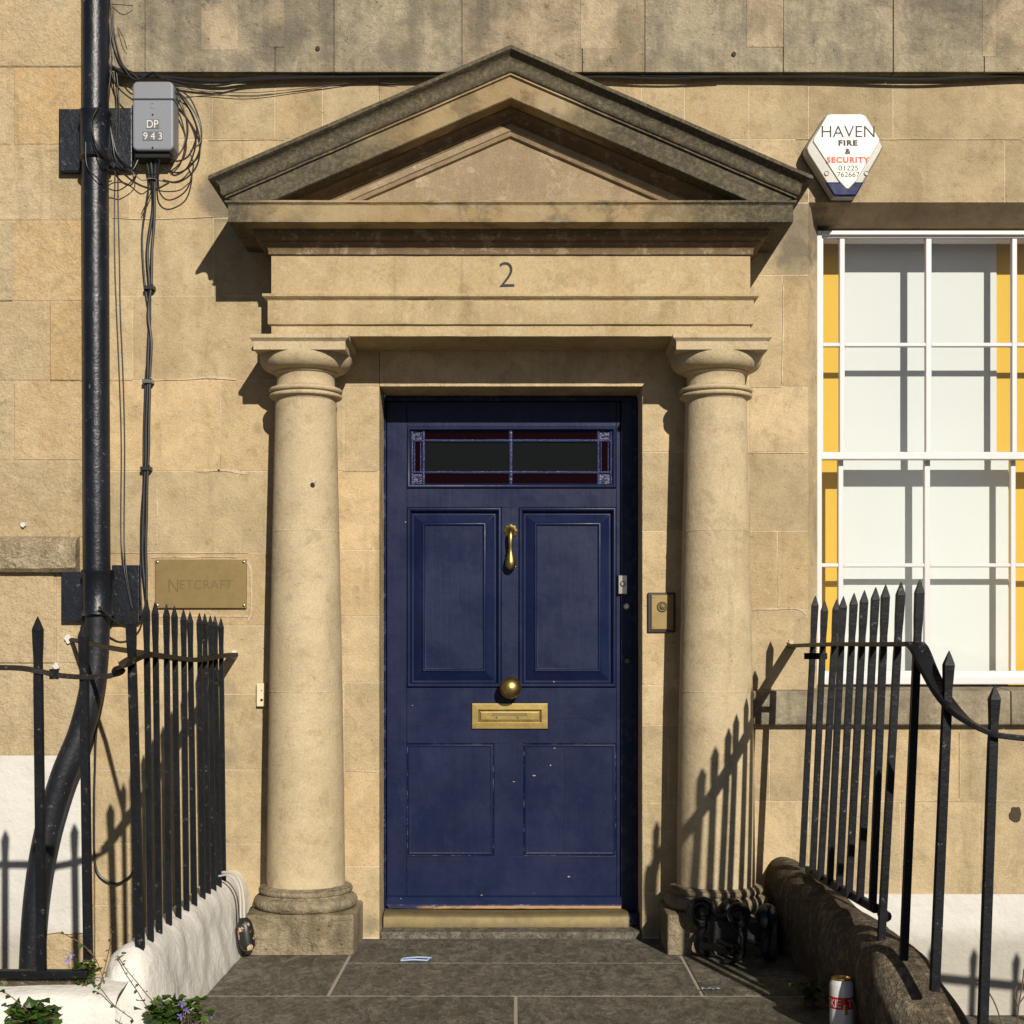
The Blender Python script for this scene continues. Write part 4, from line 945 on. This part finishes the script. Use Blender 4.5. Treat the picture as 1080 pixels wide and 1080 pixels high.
# ------------------------------------------------------------------ plaque
pq = thing('brass_plaque', (X(212), -.003, Z(616)), 'dull brass name plate engraved NETCRAFT on the wall behind the left railing', 'plaque')
b = MB(); b.box(X(164.5), X(260.5), .014, .001, Z(641.5), Z(590.3)); b.build('plate', M['brass_dull'], pq, bevel=.0015)
b = MB(); put_text(b, 'N', X(183.8), Z(624.5), .0146, .048, width=.036, offset=-.014); put_text(b, 'ETCRAFT', X(218.5), Z(621.5), .0146, .034, width=.197, offset=-.014, spacing=1.02); b.build('engraving', M['engrave'], pq)
for x_, y_ in ((167, 593), (258, 593), (167, 638.5), (258, 638.5)): b = MB(); b.lathe([(.0052, .0), (.0052, .002), (.002, .004), (.0001, .004)], (X(x_), -.014, Z(y_)), 'Y', 14); b.build('screw_head', M['steel'], pq, smooth=True)

# ------------------------------------------------------------------ alarm box
al = thing('alarm_box', (X(891), -.06, Z(160)), 'cream hexagonal alarm siren box lettered HAVEN FIRE & SECURITY above the window', 'alarm box')
ad = .085
ax_ = lambda p: X(p, ad); az = lambda p: Z(p, ad)
outl = [(871, 121), (875, 119.2), (909, 119), (914, 120.5), (930.5, 149), (932.5, 154), (930, 159.5), (903.5, 206), (880, 206), (851.5, 161), (849.8, 155.5), (852, 150)]
back = [((x - 891) * 1.03 + 891, (y - 160) * 1.03 + 160) for x, y in outl]
rings = []
for k, d in ((.99, .003), (1.02, .02)): rings.append([(ax_(891 + (x - 891) * k), -d, az(160 + (y - 160) * k)) for x, y in outl])
b = MB(); b.rings(rings); b.build('back_plate', M['alarm_back'], al, bevel=.003)
rings = []
for k, d in ((1.0, .0205), (1.0, .060), (.985, .072), (.96, .080)): rings.append([(ax_(891 + (x - 891) * k), -d, az(160 + (y - 160) * k)) for x, y in outl])
b = MB(); b.rings(rings); b.build('case', M['alarm_side'], al, smooth=30, bevel=.002)
face = [(872, 121.5), (876, 120), (908, 120), (913, 121.8), (927.5, 146), (928, 149), (903.5, 190.5), (895.5, 199), (892.5, 199), (884.5, 190.5), (857.5, 149), (858, 146)]
b = MB(); b.prism([(ax_(x), az(y)) for x, y in face], .0848, .078); b.build('face_plate', M['alarm'], al, bevel=.003)
b = MB(); b.prism([(ax_(x), az(y)) for x, y in ((870.5, 191.5), (911.5, 191.5), (903, 206.5), (880, 206.5))], .0832, .07); b.build('strobe_lens', M['lens'], al, bevel=.006, seg=3)
b = MB(); put_text(b, 'HAVEN', ax_(894.5), az(144.8), .0853, .0425, width=.197, offset=-.002); put_text(b, 'FIRE', ax_(894.3), az(153.8), .0853, .0215, width=.071, offset=.055, spacing=1.2)
put_text(b, '&', ax_(894.3), az(162.8), .0853, .0215, width=.022, offset=.045); b.build('black_lettering', M['letter_k'], al)
b = MB(); put_text(b, 'SECURITY', ax_(894.5), az(172.0), .0853, .0235, width=.160, offset=.055, spacing=1.2); b.build('red_lettering', M['letter_r'], al)
b = MB(); put_text(b, '01225', ax_(894.8), az(179.8), .0853, .0185, width=.073, offset=.0); put_text(b, '762667', ax_(894.8), az(186.6), .0853, .0185, width=.083, offset=.0); b.build('phone_number', M['letter_k'], al)
b = MB()
for x_, y_ in ((872, 182.5), (914, 182.5)): b.lathe([(.009, 0), (.009, .002), (.007, .003), (.007, .001), (.0001, .001)], (ax_(x_), -.0815, az(y_)), 'Y', 20)
b.build('screw_cover', M['alarm_side'], al)

# ------------------------------------------------------------------ door bell plates
db = thing('door_bell', (X(697), -.002, Z(646)), 'square brass bell push on a dark backing, on the stone jamb right of the door', 'door bell')
b = MB(); b.box(X(682.8), X(712), .012, .001, Z(667), Z(625)); b.build('backing', M['cable'], db, bevel=.003)
b = MB(); b.frame(X(686), X(710.5), Z(664.5), Z(627), [(0, .012), (.001, .016), (.004, .018)]); b.build('plate', M['brass_dull'], db)
b = MB(); b.lathe([(.020, .018), (.020, .021), (.017, .024), (.014, .022), (.0105, .021), (.010, .026), (.004, .030), (.0001, .030)], (X(698), 0, Z(640)), 'Y', 28)
b.build('push', M['brass_step'], db, smooth=40)
b = MB(); put_text(b, 'PRESS', X(698), Z(661), .0186, .007) ; b.v = []; b.f = []; b.t = []; b.m = []
for x_, y_ in ((689, 630), (707.5, 630), (689, 661), (707.5, 661)): b.lathe([(.0032, 0), (.003, .0015), (.0001, .002)], (X(x_), -.018, Z(y_)), 'Y', 10)
b.build('screw_head', M['engrave'], db)
eb = thing('bell_push', (X(276.5), -.002, Z(733)), 'tiny cream plastic bell push on the wall edge left of the left column', 'bell push')
b = MB(); b.box(X(271.5), X(281), .022, .001, Z(745), Z(720.5)); b.build('housing', M['cream'], eb, bevel=.003)
b = MB(); b.lathe([(.005, 0), (.005, .002), (.0001, .0022)], (X(277), -.022, Z(738)), 'Y', 12); b.lathe([(.002, 0), (.002, .002), (.0001, .0022)], (X(277), -.022, Z(728)), 'Y', 10); b.build('button', M['cable'], eb)
b = MB(); b.box(X(1), X(8), .02, .002, Z(20), Z(13)); b.v = []; b.f = []; b.t = []; b.m = []

# ------------------------------------------------------------------ white cable and peeling weight by the curb
cable('cable', [(229, 922, .30), (236, 920, .31), (247, 922, .33), (254, 932, .35), (257, 950, .36), (257.5, 968, .37)], .0048, 'white painted cable arching over the end of the white curb', 'cable', None, 'whitecable')
cable('cable', [(231, 924, .33), (240, 923, .35), (249, 930, .37), (253, 942, .38), (254, 968, .385)], .0040, 'second white painted cable hugging the end of the white curb', 'cable', None, 'whitecable')
kb = MB(); c0 = P(257, 968, .38); c1 = P(262, 1002, .39)
q = [c0.lerp(c1, k / 10) for k in range(11)]; kb.tube(q, [.014, .022, .026, .028, .029, .029, .029, .029, .028, .027, .018], n=14)
o = kb.build('cable_weight', M['peel'], None, smooth=50, origin=tuple(c1)); tag(o, 'peeling black metal cylinder hanging from the white cables beside the left column plinth', 'cable weight')
dab(None, P(300, 988, .309), .001, M['limewash']).name = 'x' if False else 'paint_fleck'
bpy.data.objects.remove(bpy.data.objects['paint_fleck'])

# ------------------------------------------------------------------ boot scraper
bs = thing('boot_scraper', (.76, -.38, 0), 'ornate black cast iron boot scraper with scrolled legs at the foot of the right column', 'boot scraper')
def scroll_leg(x, y, sgn, hgt=.215, yaw=0.0, sc_=1.0):
    pts = []
    # spiral at the top, then an S down to a flat toe
    cx_, cz_ = 0, hgt - .042
    ro = .046 * sc_; cz_ = hgt - ro - .004
    for k in range(34):
        t = k / 33; a = R(-330 + 620 * t); rr_ = .010 + (ro - .010) * t
        pts.append((-math.cos(a) * rr_, cz_ + math.sin(a) * rr_))
    lx, lz = pts[-1]
    pts += [(lx + .012, lz - .016), (lx + .030, lz - .040), (.016, .072), (.020, .050), (.012, .030), (-.008, .018), (-.034, .012), (-.046, .012)]
    c, s2 = math.cos(yaw), math.sin(yaw)
    path = smooth_path([Vector((x + sgn * a * c, y + sgn * a * s2, z)) for a, z in pts], 3)
    rg = []; up_ = Vector((-s2, c, 0))
    for i, p in enumerate(path):
        T_ = (path[min(i + 1, len(path) - 1)] - path[max(i - 1, 0)]).normalized(); nr = T_.cross(up_).normalized()
        f = i / len(path); th = .0055 + .004 * min(1, f * 2); wd = .018 if f < .88 else .013 + .012 * (f - .88) / .12
        rg.append([p + nr * th * math.cos(a) + up_ * wd * math.sin(a) for a in [2 * math.pi * k / 8 for k in range(8)]])
    b = MB(); b.rings(rg); b.lathe([(.013, -.021), (.013, .021)], (x, y, cz_), 'Y', 14); b.lathe([(ro * .92, -.005), (ro * .92, .006)], (x, y, cz_), 'Y', 24)
    return b.build('leg', M['scraper'], bs, smooth=50)
scroll_leg(X(740, .36), -.36, -1, .226, R(12), 1.15); scroll_leg(X(778, .47), -.47, 1, .222, R(-8), .9); scroll_leg(X(809, .45), -.45, -1, .215, R(62), .95); scroll_leg(X(772, .335), -.335, -1, .215, R(40))
b = MB(); b.add([], [])
b.box(X(745, .36), X(805, .42), .400, .392, .06, .135); b.build('blade', M['scraper'], bs, bevel=.002)
b = MB(); b.tube([(X(742, .34), -.34, .06), (X(758, .4), -.40, .07), (X(775, .47), -.47, .06)], .009, n=8); b.tube([(X(770, .33), -.33, .06), (X(788, .4), -.39, .07), (X(806, .44), -.44, .06)], .009, n=8)
b.tube([(X(742, .34), -.34, .185), (X(758, .4), -.40, .150), (X(775, .47), -.47, .18)], .008, n=8); b.build('cross_bar', M['scraper'], bs, smooth=True)
# ------------------------------------------------------------------ beer can
cx_, cd = X(887.6, 1.404), 1.404
can = thing('drink_can', (cx_, -cd, 0), 'tall white drink can with red lettered band standing by the dark curb', 'drink can')
rr_ = .033
b = MB(); b.lathe([(.022, .001), (.0255, .0), (.0265, .002), (.0325, .012), (rr_, .016), (rr_, .150), (.0325, .153), (.0275, .1625)], (cx_, -cd, 0), n=48); b.build('body', M['can'], can, smooth=40)
b = MB(); b.lathe([(.0277, .1622), (.0282, .166), (.0278, .1675), (.0262, .1675), (.0255, .163), (.0001, .1625)], (cx_, -cd, 0), n=40)
b.lathe([(.008, 0), (.008, .0012)], (cx_, -cd - .006, .163), n=16); b.build('lid', M['gold'], can, smooth=40)
zb0, zb1 = Z(1065.3, 1.437), Z(1052.6, 1.437)
b = MB(); b.lathe([(rr_ + .0003, zb0), (rr_ + .0003, zb1)], (cx_, -cd, 0), n=48, cap=False); b.build('red_band', M['canred'], can, smooth=True)
b = MB()
for txt, st_, wd_ in (('KIE', -.041, .032), ('TYS', .011, .034), ('KIE', .046, .032), ('TYS', -.078, .034)):
    v, f = textmesh(txt, .022, offset=.012, align='LEFT'); mn, mx = min(a for a, _ in v), max(a for a, _ in v)
    vv = []
    for a, c in v:
        th = (st_ + (a - mn) / (mx - mn) * wd_) / rr_; vv.append((cx_ + (rr_ + .0007) * math.sin(th), -cd - (rr_ + .0007) * math.cos(th), (zb0 + zb1) / 2 - .0110 + c))
    b.add(vv, f)
b.build('lettering', M['letter_w'], can)
b = MB()
for k, (sx_, z0, z1, w_) in enumerate(((.004, .07, .098, .011), (.006, .017, .028, .010))):
    n = 10; vv = []
    for i in range(n + 1):
        th = (sx_ + w_ * (i / n - .5)) / rr_ + (.0); vv += [(cx_ + (rr_ + .0004) * math.sin(th), -cd - (rr_ + .0004) * math.cos(th), z0), (cx_ + (rr_ + .0004) * math.sin(th), -cd - (rr_ + .0004) * math.cos(th), z1)]
    b.add(vv, [(2 * i, 2 * i + 2, 2 * i + 3, 2 * i + 1) for i in range(n)])
b.build('gold_print', M['gold'], can, smooth=True)

# ------------------------------------------------------------------ litter
b = MB(); c = Vector((X(439, .40), -.40, .003)); q = [(-.052, -.018, .001), (.040, -.020, .002), (.052, .014, .004), (-.038, .018, .002)]
for (a, e) in zip(q, q[1:] + q[:1]): b.tube([c + Vector(a), c + (Vector(a) + Vector(e)) / 2 + Vector((0, 0, .003)), c + Vector(e)], [.0028] * 3, n=5)
o = b.build('wrapper', M['litter'], None, origin=tuple(c)); tag(o, 'thin blue edged wrapper lying flat on the paving in front of the door', 'litter')
b = MB(); c = Vector((X(750, .86), -.86, .004))
rg = [[c + Vector((-.03 + .06 * i / 8, -.008 + .004 * math.sin(i * 2), .003 + .006 * abs(math.sin(i * 1.3)))), c + Vector((-.028 + .06 * i / 8, .010 + .004 * math.cos(i * 1.7), .002 + .005 * abs(math.cos(i))))] for i in range(9)]
b.rings(rg, False, False); o = b.build('wrapper', M['litter'], None, origin=tuple(c)); tag(o, 'crumpled blue scrap on the paving near the boot scraper', 'litter')

# ------------------------------------------------------------------ plants
def leaf(mb, c, dirv, size, lobes=True):
    dirv = Vector(dirv).normalized(); side = dirv.cross(Vector((random.uniform(-.3, .3), random.uniform(-.6, .2), 1))).normalized(); up_ = side.cross(dirv).normalized()
    pts = [(0, 0, 0), (.18, .42, .05), (.5, .5, .12), (.62, .30, .08), (1.0, .0, -.06), (.62, -.30, .08), (.5, -.5, .12), (.18, -.42, .05)] if lobes else [(0, 0, 0), (.3, .22, .05), (.65, .2, .05), (1, 0, -.08), (.65, -.2, .05), (.3, -.22, .05)]
    v = [c + dirv * a * size + side * e * size + up_ * h * size for a, e, h in pts]; n = len(v); mid = c + dirv * size * .5 - up_ * size * .04
    v.append(mid); mb.add(v, [(i, (i + 1) % n, n) for i in range(n)], random.random())
def plant(name, loc, label, nst, spread, hgt, size, flowers=0, cat='plant', bias=(0, 0, 0), trail=False, lf=9):
    t = thing(name, loc, label, cat); st = MB(); fo = MB(); fl = MB(); L = Vector(loc)
    for i in range(nst):
        a = random.uniform(0, 2 * math.pi); e = Vector((math.cos(a) * spread * random.uniform(.3, 1), math.sin(a) * spread * .6 * random.uniform(.3, 1), hgt * random.uniform(.45, 1))) + Vector(bias) * random.uniform(.4, 1)
        p = [L + Vector((random.uniform(-.02, .02), random.uniform(-.02, .02), 0)), L + e * .5 + Vector((0, 0, hgt * .25)), L + e]
        pth = smooth_path(p, 6); st.tube(pth, [.0016] * len(pth), n=5)
        for k in range(lf):
            q = pth[random.randrange(2, len(pth))]; leaf(fo, q + Vector([random.gauss(0, size * .35) for _ in range(3)]), (random.gauss(0, 1), random.gauss(-.4, 1), random.gauss(.25, .5)), size * random.uniform(.5, 1.15), True)
    for i in range(flowers):
        q = L + Vector((random.uniform(-1, 1) * spread, -random.uniform(.2, .9) * spread, hgt * random.uniform(.5, 1.15))) + Vector(bias) * .5
        for k in range(5):
            a = 2 * math.pi * k / 5 + i; leaf(fl, q, (math.cos(a), -.5, math.sin(a)), .013, False)
        st.tube([q, q + Vector((.004, .01, -.05))], .001, n=4)
    st.build('stem', M['stem'], t); fo.build('foliage', M['leaf'], t)
    if flowers: fl.build('flower', M['petal'], t)
    return t
q = P(185, 1088, 1.52); plant('campanula', (q.x, q.y, q.z), 'leafy plant with purple flowers spilling against the white curb end', 30, .085, .085, .027, 4, lf=12)
q = P(214, 1086, 1.45); plant('campanula', (q.x, q.y, q.z), 'two purple blossoms on a thin stem right of the leafy plant', 4, .025, .06, .009, 3, lf=2)
q = P(88, 1048, 1.50); plant('wall_plant', (q.x, q.y, q.z), 'green plant growing behind the bottom rail beside the white curb nose', 16, .045, .10, .022, 2, lf=9)
q = P(34, 1090, 1.70); plant('ivy_clump', (q.x, q.y, q.z), 'low dark leafy clump at the foot of the front curb in the bottom left corner', 22, .08, .07, .030, 0, lf=10)
q = P(861, 1062, 1.12); plant('seedling', (X(858, 1.1), -1.05, 0.0), 'small green weed growing against the dark curb beside the drink can', 12, .055, .075, .028, 0, lf=6)
tr = thing('trailing_weed', tuple(P(130, 1030, 1.68)), 'thin reddish trailing weed with few leaves creeping over the white curb end', 'plant')
st = MB(); fo = MB()
for L in ([(178, 1070, 1.55), (160, 1055, 1.55), (146, 1038, 1.53), (133, 1022, 1.50), (124, 1008, 1.44)], [(124, 1010, 1.44), (140, 1003, 1.38), (160, 995, 1.26), (175, 982, 1.12), (183, 972, 1.0)], [(110, 1035, 1.5), (100, 1010, 1.48), (85, 995, 1.48), (68, 985, 1.48)], [(105, 1040, 1.55), (112, 1015, 1.52), (117, 990, 1.46), (116, 978, 1.45)], [(140, 1075, 1.6), (120, 1060, 1.6), (108, 1045, 1.6), (100, 1038, 1.6)], [(28, 1065, 1.72), (10, 1050, 1.72), (0, 1045, 1.72)]):
    pth = smooth_path([P(*a) for a in L], 6); st.tube(pth, .0014, n=5)
    for p in pth[::3]: leaf(fo, p, (random.gauss(0, 1), -.6, random.gauss(0, .8)), random.uniform(.008, .018), True)
st.build('stem', M['stem'], tr); fo.build('foliage', M['leaf'], tr)
b = MB(); b.box(-3, -1.19, 1.60, 1.95, -.05, .075); b.box(-1.21, -.98, 1.46, 1.86, -.05, .045); tag(b.build('soil_bed', M['soil'], bevel=.02), kind='structure')
tw = thing('dry_twig', tuple(P(1070, 1078, 1.2)), 'bare dry twig standing at the far right edge behind the railing', 'twig')
b = MB()
for L in ([(1072, 1095), (1074, 1065), (1078, 1040), (1080, 1022)], [(1074, 1062), (1070, 1050), (1072, 1040)], [(1075, 1058), (1082, 1048), (1084, 1038)], [(1060, 1092), (1050, 1060), (1038, 1040), (1030, 1036)]): b.tube(smooth_path([P(*a, 1.2) for a in L], 5), .0022, n=5)
b.build('branch', M['stem'], tw, smooth=True)

# ------------------------------------------------------------------ light, sky, camera
sunv = Vector((.32, -1.0, .50)).normalized()
elev = math.asin(sunv.z)
sl_ = bpy.data.lights.new('sun', 'SUN'); sl_.energy = 5.0; sl_.angle = R(.5); sl_.color = (1.0, .92, .79)
so = bpy.data.objects.new('sun', sl_); COL.objects.link(so); so.rotation_euler = sunv.to_track_quat('Z', 'Y').to_euler(); so.location = (3, -8, 6)
wd = bpy.data.worlds.new('World'); sc.world = wd; wd.use_nodes = True; nt = wd.node_tree
sky = nt.nodes.new('ShaderNodeTexSky'); sky.sky_type = 'NISHITA'; sky.sun_disc = False; sky.sun_elevation = elev; sky.sun_rotation = math.atan2(sunv.x, sunv.y)
bg = nt.nodes['Background']; nt.links.new(sky.outputs[0], bg.inputs[0]); bg.inputs[1].default_value = .05
sky.air_density = .38; sky.dust_density = .3; sky.ozone_density = 1.0
cam = bpy.data.cameras.new('camera'); co = bpy.data.objects.new('camera', cam); COL.objects.link(co)
cam.sensor_width = 36; cam.lens = 36 * F / 1080; cam.shift_y = (HY - 540) / 1080; cam.shift_x = -(HX - 540) / 1080
co.location = (0, -D, H); co.rotation_euler = (R(90), 0, 0); cam.clip_end = 500; cam.clip_start = .05
sc.camera = co
sc.render.engine = 'CYCLES'
vs = sc.view_settings; vs.view_transform = 'Standard'; vs.look = 'None'; vs.exposure = 0; vs.gamma = 1; vs.use_curve_mapping = False
